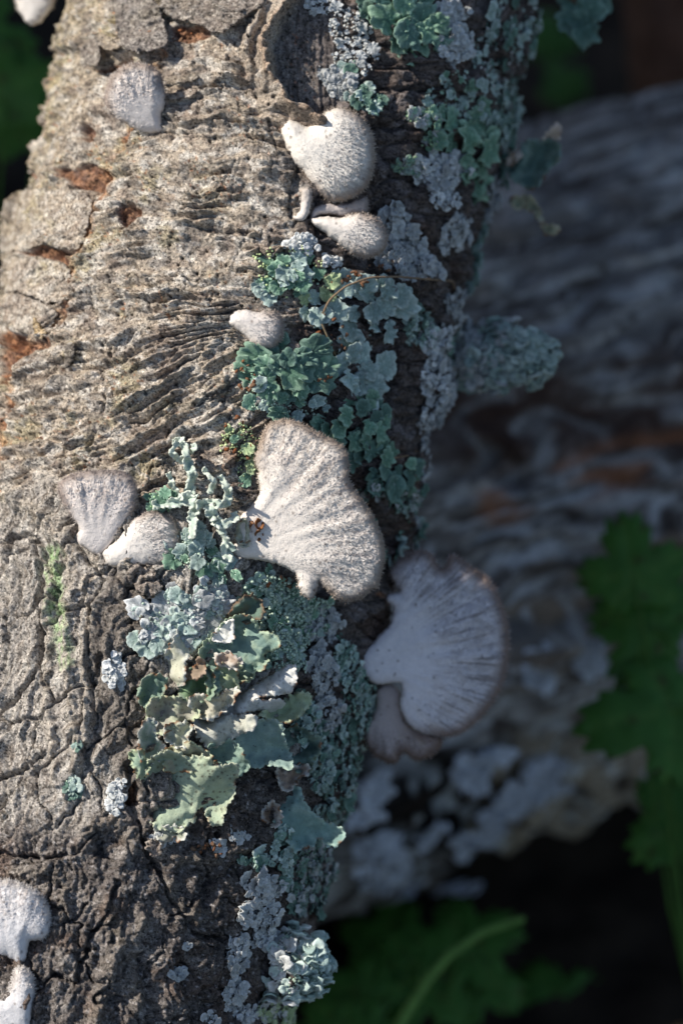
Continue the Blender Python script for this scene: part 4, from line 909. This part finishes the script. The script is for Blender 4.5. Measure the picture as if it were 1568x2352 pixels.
scrap('small olive lichen scrap below the moss scrap on the stalk of the largest fan fungus', [R(4,(95,1330),(110,1260),(150,1230),(170,1290),(180,1330),(130,1365)), R(4,(120,1345),(170,1330),(165,1365),(130,1375))], 20, (170,172,150), (196,196,176), 'lichen', 'lichen_scrap', 520)

# ------------------------------------------------------------------ curled leaf standing off the shaded edge
ce = empty('curled_lichen', W(LP(np.array([1180.]), np.array([400.]))[0])[0]); props(ce, 'dark curled lichen leaf with tan dry tips standing off the shaded edge', 'lichen', G1)
ZE = LZ(1180, 400)
sheet(R(2,(1190,820),(1175,750),(1240,690),(1255,645),(1350,640),(1430,650),(1435,740),(1385,770),(1335,840),(1300,880),(1245,850)), 0, (.1,.1), .15, 8, (8,60,.4), (92,116,106), (140,158,146), 601, parent=ce, z_abs=ZE+20)
sheet(R(2,(1345,645),(1370,610),(1418,555),(1432,590),(1428,648),(1390,640)), 0, (.2,-.1), .1, 4, (3,40,.4), (206,186,164), (216,200,184), 602, parent=ce, spacing=4, z_abs=ZE+34, brown=.35)
sheet(R(2,(1175,775),(1185,725),(1240,682),(1258,700),(1225,750)), 0, (.2,-.1), .1, 4, (3,40,.4), (210,192,172), (218,204,188), 603, parent=ce, spacing=4, z_abs=ZE+38, brown=.35)
sheet(R(2,(1190,905),(1300,890),(1335,960),(1352,1030),(1400,1035),(1440,1050),(1405,1088),(1358,1075),(1325,1015),(1300,965),(1250,965),(1200,950)), 0, (.1,-.1), .1, 8, (6,40,.4), (140,146,124), (184,176,152), 604, parent=ce, spacing=4, z_abs=ZE+16, brown=.3)
# ------------------------------------------------------------------ crumbs of rotten bark among the lichens
r = np.random.default_rng(77); cr = []
for (cx, cy, rx, ry, n) in [(795,640,60,16,26),(760,760,36,50,16),(735,872,16,14,12),(555,870,20,40,18),(475,1950,36,14,14),(540,1010,36,60,14),(650,1335,60,14,12),(390,85,70,30,10),(880,610,40,14,10)]:
    th = r.uniform(0, 6.28, n); q = np.sqrt(r.random(n)); cr.append(np.c_[cx+rx*q*np.cos(th), cy+ry*q*np.sin(th)])
cr = np.vstack(cr); P, nn = surf(cr); k = len(cr); P = P+nn*r.uniform(6, 26, k)[:, None]; U, Vv, Nn = frames(P, nn, r.uniform(0, 6.28, k), r.uniform(-.8, .8, k))
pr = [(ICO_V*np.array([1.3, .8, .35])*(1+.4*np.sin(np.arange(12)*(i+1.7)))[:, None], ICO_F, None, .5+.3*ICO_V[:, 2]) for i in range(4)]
cb = merged(pr, P, U, Vv, Nn, r.uniform(3, 7, k), np.ones(k), lerp(S(122, 74, 46), S(112, 92, 74), r.random((k, 1))), 'bark_crumbs', None, M_gran)
props(cb, 'rusty brown crumbs of rotten bark caught among the lichens', 'debris')

# ------------------------------------------------------------------ ground
def soil_mat():
    m, nt, b = nodemat('soil'); N = nt.nodes.new; Lk = nt.links.new
    g = N('ShaderNodeNewGeometry'); t = N('ShaderNodeTexNoise'); t.inputs['Scale'].default_value = 60; t.inputs['Detail'].default_value = 8; Lk(g.outputs['Position'], t.inputs['Vector'])
    r = N('ShaderNodeValToRGB'); r.color_ramp.elements[0].position = .3; r.color_ramp.elements[0].color = (.012, .009, .007, 1); r.color_ramp.elements[1].position = .75; r.color_ramp.elements[1].color = (.05, .036, .024, 1)
    Lk(t.outputs['Fac'], r.inputs[0]); Lk(r.outputs[0], b.inputs['Base Color']); b.inputs['Roughness'].default_value = .95; b.inputs['Specular IOR Level'].default_value = .1
    bp = N('ShaderNodeBump'); bp.inputs['Distance'].default_value = .004; Lk(t.outputs['Fac'], bp.inputs['Height']); Lk(bp.outputs[0], b.inputs['Normal'])
    return m
xs = np.r_[-60, -20, -6, -2, np.linspace(-.8, .8, 120), 2, 6, 20, 60]; ys = np.r_[-60, -20, -6, -2, np.linspace(-.6, 1.2, 120), 3, 8, 20, 60]
X, Y = np.meshgrid(xs, ys, indexing='ij'); Z = .006*fbm(X*25, Y*25, 700, 4)*(np.abs(X) < 1)*(np.abs(Y) < 1.3)
Z = Z+.012*fbm(X*4, Y*4, 703, 2)
idx = np.arange(X.size).reshape(X.shape); F = np.stack([idx[:-1, :-1], idx[1:, :-1], idx[1:, 1:], idx[:-1, 1:]], -1).reshape(-1, 4)
go = bpy.data.objects.new('ground', mesh_of('ground', np.stack([X, Y, Z], -1).reshape(-1, 3), F, soil_mat())); COL.objects.link(go); go['kind'] = 'structure'
def K(Pw):                     # world metres -> camera-aligned frame
    d = (np.asarray(Pw, float)-ORG)/Q; return np.stack([d@RT, d@UP, d@TO], -1)

# ------------------------------------------------------------------ fallen log behind
R2 = 1040.
AXW = np.array([math.cos(math.radians(27)), math.sin(math.radians(27)), 0.]); AX2 = np.array([AXW@RT, AXW@UP, AXW@TO])
C2 = ray(np.array([1400.]), np.array([1035.]), np.array([-3000.]))[0]
E2 = np.array([0, 0, 1.])-AX2*AX2[2]; E2 /= np.linalg.norm(E2); N2v = np.cross(E2, AX2)       # towards camera, up in the picture
if N2v[1] < 0: N2v = -N2v
aa = np.r_[np.linspace(-5200, -1300, 30)[:-1], np.linspace(-1300, 1500, 330), np.linspace(1500, 4200, 24)[1:]]
pp = np.r_[np.radians(np.linspace(-115, 115, 330)), np.radians(np.linspace(115, 245, 30))[1:-1]]
A_, P_ = np.meshgrid(aa, pp, indexing='ij')
def cyl2(a, p, r): return C2+AX2*a[..., None]+r[..., None]*(np.cos(p)[..., None]*E2+np.sin(p)[..., None]*N2v)
x2, y2 = proj(cyl2(A_, P_, np.full(A_.shape, R2)))
s2 = P_*R2; w2 = fbm(A_/500, s2/300, 720, 3)
grain = noise(s2/46+w2*3, A_/700, 721)*16+noise(s2/22+w2*4, A_/380, 722)*10+noise(s2/95+w2*2, A_/900, 723)*30
lump = sm(y2+.38*(x2-1200)*1+80*w2, 1640, 1760)
h2 = grain*(1-.5*lump)+40*w2+lump*(50*fbm(A_/150, s2/150, 725, 4)+20)
h2 = h2-60*sm(seg_dist(x2, y2, R(0, (880,1790),(1000,1840),(1080,1860)), 220), 130, 40)
h2 = h2-50*sm(seg_dist(x2, y2, R(0, (1130,1050),(1180,1090)), 120), 60, 20)
n1 = fbm(A_/260, s2/70+w2*2, 727, 4); n2 = noise(A_/500, s2/34+w2*3, 728)
c = np.ones(A_.shape+(3,))*S(112, 110, 112); c = mix(c, sm(n2, 0, .45)*.8, S(170, 170, 174)); c = mix(c, sm(n1, .0, .5)*.85, S(58, 50, 48))
c = mix(c, sm(noise(A_/260, s2/20+w2*5, 729), .15, .45)*.6, S(186, 188, 194))
c = mix(c, sm(seg_dist(x2, y2, R(0, (1050,960),(1300,940),(1600,900)), 300), 190, 60)*.85*sm(n1, -.6, .2), S(64, 44, 36))
c = mix(c, sm(seg_dist(x2, y2, R(0, (1150,1150),(1450,1060),(1600,1040)), 200), 80, 30)*.7*sm(noise(A_/200, s2/50, 731), -.3, .3), S(150, 98, 66))
c = mix(c, sm(seg_dist(x2, y2, R(0, (1180,1480),(1350,1380),(1500,1300)), 300), 160, 60)*.6*sm(noise(A_/240, s2/60, 732), -.2, .3), S(150, 132, 114))
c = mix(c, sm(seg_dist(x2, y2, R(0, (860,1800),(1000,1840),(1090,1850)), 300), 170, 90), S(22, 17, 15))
c = mix(c, lump*sm(x2, 1050, 1150)*.75, S(160, 150, 134)); c = mix(c, lump*sm(fbm(A_/90, s2/90, 730, 3), .1, .4)*.8, S(190, 198, 206)); c = mix(c, lump*sm(fbm(A_/110, s2/110, 733, 3), .2, .45)*.8, S(46, 38, 34))
c = mix(c, sm(noise(A_/150, s2/34+w2*3, 735), .15, .42)*sm(y2, 1080, 1180)*(1-lump)*.85, S(184, 190, 202))
idx = np.arange(A_.size).reshape(A_.shape); nx = np.roll(idx, -1, 1); F = np.stack([idx[:-1], nx[:-1], nx[1:], idx[1:]], -1).reshape(-1, 4)
V = cyl2(A_, P_, R2+h2).reshape(-1, 3); n0 = len(V); V = np.vstack([V, C2+AX2*aa[0], C2+AX2*aa[-1]]); Cc = np.vstack([c.reshape(-1, 3), S(90, 70, 52), S(90, 70, 52)])
nP2 = len(pp); T = np.vstack([np.stack([np.full(nP2, n0), nx[0], idx[0]], 1), np.stack([np.full(nP2, n0+1), idx[-1], nx[-1]], 1)])
far = empty('fallen_log', W(C2-N2v*R2*.7)); props(far, 'thick grey fallen log lying out of focus behind the leaning log', 'log')
obj('bark', V, [F, T], M_far, Cc*np.array([1.06, 1., .88]), far)
def surf2(pts):
    d = np.stack([pts[:, 0]-784, 1176-pts[:, 1], np.full(len(pts), -D)], -1); d /= np.linalg.norm(d, axis=1)[:, None]; O = np.array([0, 0, D])-C2
    dp = d-(d@AX2)[:, None]*AX2; op = O-O.dot(AX2)*AX2; a = (dp*dp).sum(1); b = 2*dp@op; cc = op.dot(op)-(R2+25)**2
    t = (-b-np.sqrt(np.maximum(b*b-4*a*cc, 0)))/(2*a); P = O+d*t[:, None]; n = P-(P@AX2)[:, None]*AX2; n /= np.linalg.norm(n, axis=1)[:, None]
    return P+C2, n
G3 = 'pale lichen blotches on the fallen log'
for i, (lb, reg) in enumerate([('pale lichen blotch beside the hollow dark wood of the fallen log', [(1130,1745,30,22),(1085,1770,40,34)]), ('small round lichen blotch on the dark hollow nearest the leaning log', [(850,1812,24,22)]),
    ('tiny lone lichen dot inside the dark hollow', [(980,1925,16,16)]), ('broad bluish lichen blotch along the rim of the dark hollow', [(1250,1780,50,44),(1190,1830,40,40),(1130,1890,34,40)]),
    ('lichen blotch hanging below the dark hollow of the fallen log', [(1068,1938,24,28),(1160,1840,30,20)]), ('bluish lichen spread under the dark hollow beside the papery lobe', [(860,1945,50,50),(900,1975,36,30),(830,1900,30,20)]),
    ('lichen blotch at the ragged lower rim of the fallen log', [(900,2030,60,20),(1060,2040,50,14)]), ('faint lichen blotch beside the ferny leaves on the fallen log', [(1240,1530,30,50),(1350,1510,24,40)])]):
    ar = sum(e[2]*e[3]*3.14 for e in reg); L(lb, reg, max(4, int(ar/700)), (44, 70), 'far', 0, seed=80+i, surface=surf2, group=G3, tilt=(.0, .4), small=int(ar/120), ssize=(20, 34), lift=6)

# ------------------------------------------------------------------ herbs
def leaf_mat():
    m = attr_mat('leaf_green', .5, (900, .1), (200, .2), (500, .0005, .4), spec=.3); nt = m.node_tree; b = nt.nodes['Principled BSDF']
    tr = nt.nodes.new('ShaderNodeBsdfTranslucent'); mx = nt.nodes.new('ShaderNodeMixShader'); mx.inputs[0].default_value = .35
    src = b.inputs['Base Color'].links[0].from_socket; nt.links.new(src, tr.inputs[0])
    nt.links.new(b.outputs[0], mx.inputs[1]); nt.links.new(tr.outputs[0], mx.inputs[2]); nt.links.new(mx.outputs[0], nt.nodes['Material Output'].inputs[0]); return m
M_leaf = leaf_mat()
def leaf_outline(seed):
    r = np.random.default_rng(seed); pts = [(0, -.04)]
    angs = np.radians([-128, -72, 0, 72, 128]); Ls = np.array([.52, .8, 1., .82, .54])*r.uniform(.9, 1.1, 5)
    out = []
    th = np.linspace(-math.radians(160), math.radians(160), 150)
    rad = np.full(th.shape, .22)
    for a, l in zip(angs, Ls): rad = np.maximum(rad, l*np.clip(1-(np.abs(th-a)/.74)**1.9, 0, 1)**.46)
    saw = np.abs(((th*4.2+seed*.3) % 1)-.5)*2
    rad = rad*(.86+.17*saw)
    return np.stack([rad*np.sin(th), rad*np.cos(th)], 1), angs, Ls       # stem towards -y
LEAF = []
for sd in range(4):
    o, angs, Ls = leaf_outline(sd); v, f = cdt(o, .085); x, y = v.T
    zz = -.22*(x*x+(y-.35)**2)+.03*noise(x*4, y*4, 760+sd)
    vein = np.full(x.shape, 9.)
    for a, l in zip(angs, Ls): vein = np.minimum(vein, seg_dist(x, y, [(0, 0), (math.sin(a)*l, math.cos(a)*l)]))
    zz = zz-.045*np.exp(-(vein/.035)**2)
    b = boundary(f); n = len(v); q = np.stack([b[:, 0], b[:, 0]+n, b[:, 1]+n, b[:, 1]], 1)
    V = np.vstack([np.c_[v, zz], np.c_[v, zz-.012]])
    c = mix(np.ones((n, 3))*S(72, 120, 48), np.exp(-(vein/.03)**2)*.5, S(110, 150, 70)); c = mix(c, sm(noise(x*6, y*6, 770+sd), .55, .65)*.8, S(70, 50, 26))
    LEAF.append(mesh_of('leaf', V, [np.vstack([f, f[:, ::-1]+n]), q], M_leaf, np.vstack([c, c*.9])))
def herb(label, root, leaves, group='lobed herbs behind the logs', rstem=9.):
    """root: (px,py,z) ; leaves: (px,py,z,size,angle in photo deg (0 = tip up, clockwise),facing)"""
    rp = ray(*[np.array([v], float) for v in root])[0]; rw = W(rp); rw[2] = min(rw[2], .0); rp = K(rw)
    t = empty('lobed_herb', rw); props(t, label, 'plant', group)
    for i, (px, py, z, size, ang, fx, fy) in enumerate(leaves):
        c = ray(np.array([float(px)]), np.array([float(py)]), np.array([float(z)]))[0]
        nrm = np.array([fx, fy, 1.]); nrm /= np.linalg.norm(nrm); a = math.radians(ang)
        yv = np.array([math.sin(a), math.cos(a), 0.]); yv -= nrm*yv.dot(nrm); yv /= np.linalg.norm(yv); xv = np.cross(yv, nrm)
        base = c-yv*size*.45
        o = bpy.data.objects.new('leaf', LEAF[i % 4]); COL.objects.link(o); o.parent = t
        A = [Wd(v)*size*Q for v in (xv, yv, nrm)]; l = W(base)-rw
        o.matrix_basis = Matrix(((A[0][0], A[1][0], A[2][0], l[0]), (A[0][1], A[1][1], A[2][1], l[1]), (A[0][2], A[1][2], A[2][2], l[2]), (0, 0, 0, 1)))
        mid = .5*(base+rp)-yv*size*.3+np.array([0, 0, 60.])
        tube('stem', np.array([rp+np.array([3.*i, 0, 0]), mid, base-yv*size*.2, base+yv*size*.04]), lambda f: rstem*(1-.4*f), M_leaf, (78, 118, 48), t, seg=8)
    return t
herb('lobed green herb with notched leaves standing against the fallen log', (1720,2250,-1500),
     [(1440,1250,-1570,227,-12,-.2,.2), (1425,1425,-1620,227,-70,-.3,.3), (1545,1400,-1670,201,70,.1,.3), (1450,1650,-1470,275,-100,-.1,.5), (1535,1590,-1570,212,20,.2,.3), (1520,1920,-1720,243,-120,-.2,.4), (1590,1830,-1770,201,40,.2,.4)])
herb('low herb with a pale stem bending up from the shade below the fallen log', (860,2440,-2000),
     [(1130,2140,-2300,240,60,.1,.8), (960,2170,-2250,220,-50,-.1,.8), (870,2230,-2200,200,-100,-.2,.7), (1010,2290,-2150,190,130,.2,.8), (1140,2270,-2250,220,110,.2,.6)], rstem=13.)
for o_ in [o for o in bpy.data.objects if o.get('label', '').startswith('low herb')]:
    tube('stem', ray(np.array([860., 930, 985, 1035, 1110, 1200]), np.array([2460., 2330, 2245, 2190, 2140, 2110]), np.array([-1500., -1560, -1600, -1640, -1720, -1800])), lambda f: 19*(1-.5*f), M_leaf, (120, 160, 80), o_, seg=10)
herb('dark herb on the ground in deep shade', (1300,2500,-2500), [(1250,2260,-2600,230,-30,0,.8), (1400,2300,-2700,230,50,.2,.8), (1330,2200,-2900,200,10,.1,.9), (1180,2350,-2500,200,-70,.1,.8), (1500,2330,-2700,220,80,.1,.8)])
herb('herb in half shade beside the foot of the leaning log', (760,2460,-1900), [(780,2270,-2100,200,-60,-.1,.8), (830,2330,-2000,180,10,.1,.7), (720,2390,-1900,200,-120,-.1,.7), (900,2120,-2700,210,20,.1,.8)])
herb('bright green herb beyond the mossy shoulder of the log', (-200,900,-2600), [(-20,150,-2200,260,-20,-.2,.3), (-40,30,-2300,240,20,-.1,.3), (10,250,-2500,200,-60,-.2,.3)])
herb('shaded herb leaves above the fallen log beside the brown branch', (1400,700,-5200), [(1280,170,-4600,150,-30,0,.4), (1255,60,-4700,170,10,.1,.4)])

# ------------------------------------------------------------------ brown branch at the upper right
def branch(label, p0, p1, z0, z1, r0, r1, col):
    P = np.array([ray(np.array([p0[0]]), np.array([p0[1]]), np.array([z0]))[0], ray(np.array([p1[0]]), np.array([p1[1]]), np.array([z1]))[0]], float)
    n, m = 60, 40; t = np.linspace(0, 1, n)[:, None]; th = np.linspace(0, 2*math.pi, m, endpoint=False)[None]; ax = P[1]-P[0]; Ln = np.linalg.norm(ax); ax /= Ln
    u = np.cross(ax, [0, 0, 1.]); u /= np.linalg.norm(u); w = np.cross(u, ax); t, th = np.broadcast_arrays(t, th)
    r = lerp(r0, r1, t)*(1+.16*fbm(np.cos(th)*2+7, t*6+np.sin(th), 801, 3))
    V = (P[0]+ax*(t*Ln)[..., None]+(r*np.cos(th))[..., None]*u+(r*np.sin(th))[..., None]*w).reshape(-1, 3)
    idx = np.arange(n*m).reshape(n, m); nx = np.roll(idx, -1, 1); F = np.stack([idx[:-1], nx[:-1], nx[1:], idx[1:]], -1).reshape(-1, 4)
    c = np.ones((len(V), 3))*S(*col); c = mix(c, sm(noise(th.ravel()*6, t.ravel()*4, 803), .0, .5)*.6, S(*col)*.45)
    props(obj('dead_branch', V, F, M_far, c, base=W(P[0])), label, 'branch')
branch('dark brown dead branch standing behind the fallen log', (1575,420), (1500,-500), -4300, -4300, 190, 150, (104, 74, 56))
tl = L('teal lichen ruffle hanging at the top beyond the shaded edge of the log', [(1345,35,26,40)], 5, (50, 80), 'teal', 0, seed=97, tilt=(.2,.7),
  surface=lambda p: (ray(p[:, 0], p[:, 1], np.full(len(p), -700.)), np.tile([0., 0, 1], (len(p), 1))))

# ------------------------------------------------------------------ unseen stem added at the left to keep the hollow behind the log in shade
tr = empty('added_shade_blocker', (-.47, .395, 0)); props(tr, 'unseen rough-barked stem added left of the leaning log to shade the background', 'occluder')
n, m = 90, 120; t, th = np.meshgrid(np.linspace(-.03, 1.6, n), np.linspace(0, 2*math.pi, m, endpoint=False), indexing='ij')
r = .30*(1+.10*np.exp(-t/.15)-.06*t)+.012*noise(th*9.5+fbm(th*2, t*2, 820, 2), t*3, 821)+.006*fbm(np.cos(th)*9, t*14, 823, 3)
Vw = np.stack([r*np.cos(th), r*np.sin(th), t], -1).reshape(-1, 3); idx = np.arange(n*m).reshape(n, m); nx = np.roll(idx, -1, 1)
F = np.stack([idx[:-1], nx[:-1], nx[1:], idx[1:]], -1).reshape(-1, 4); Vw = np.vstack([Vw, [0, 0, 1.62]])
T = np.stack([np.full(m, n*m), idx[-1], nx[-1]], 1)
c = mix(np.ones((n*m, 3))*S(110, 98, 86), sm(noise(th.ravel()*9.5, t.ravel()*6, 825), -.1, .6)*.6, S(66, 56, 48)); c = np.vstack([c, S(90, 70, 50)])
o = bpy.data.objects.new('trunk', mesh_of('trunk', Vw, [F, T], M_far, c)); COL.objects.link(o); o.parent = tr

tube('stalk', np.vstack([LP(np.array([1215.]), np.array([-20.]))[0], ray(np.array([1270., 1330.]), np.array([-40., 10.]), np.array([-640., -700.]))]), 9., M_twig, (96, 84, 70), tl, seg=8)
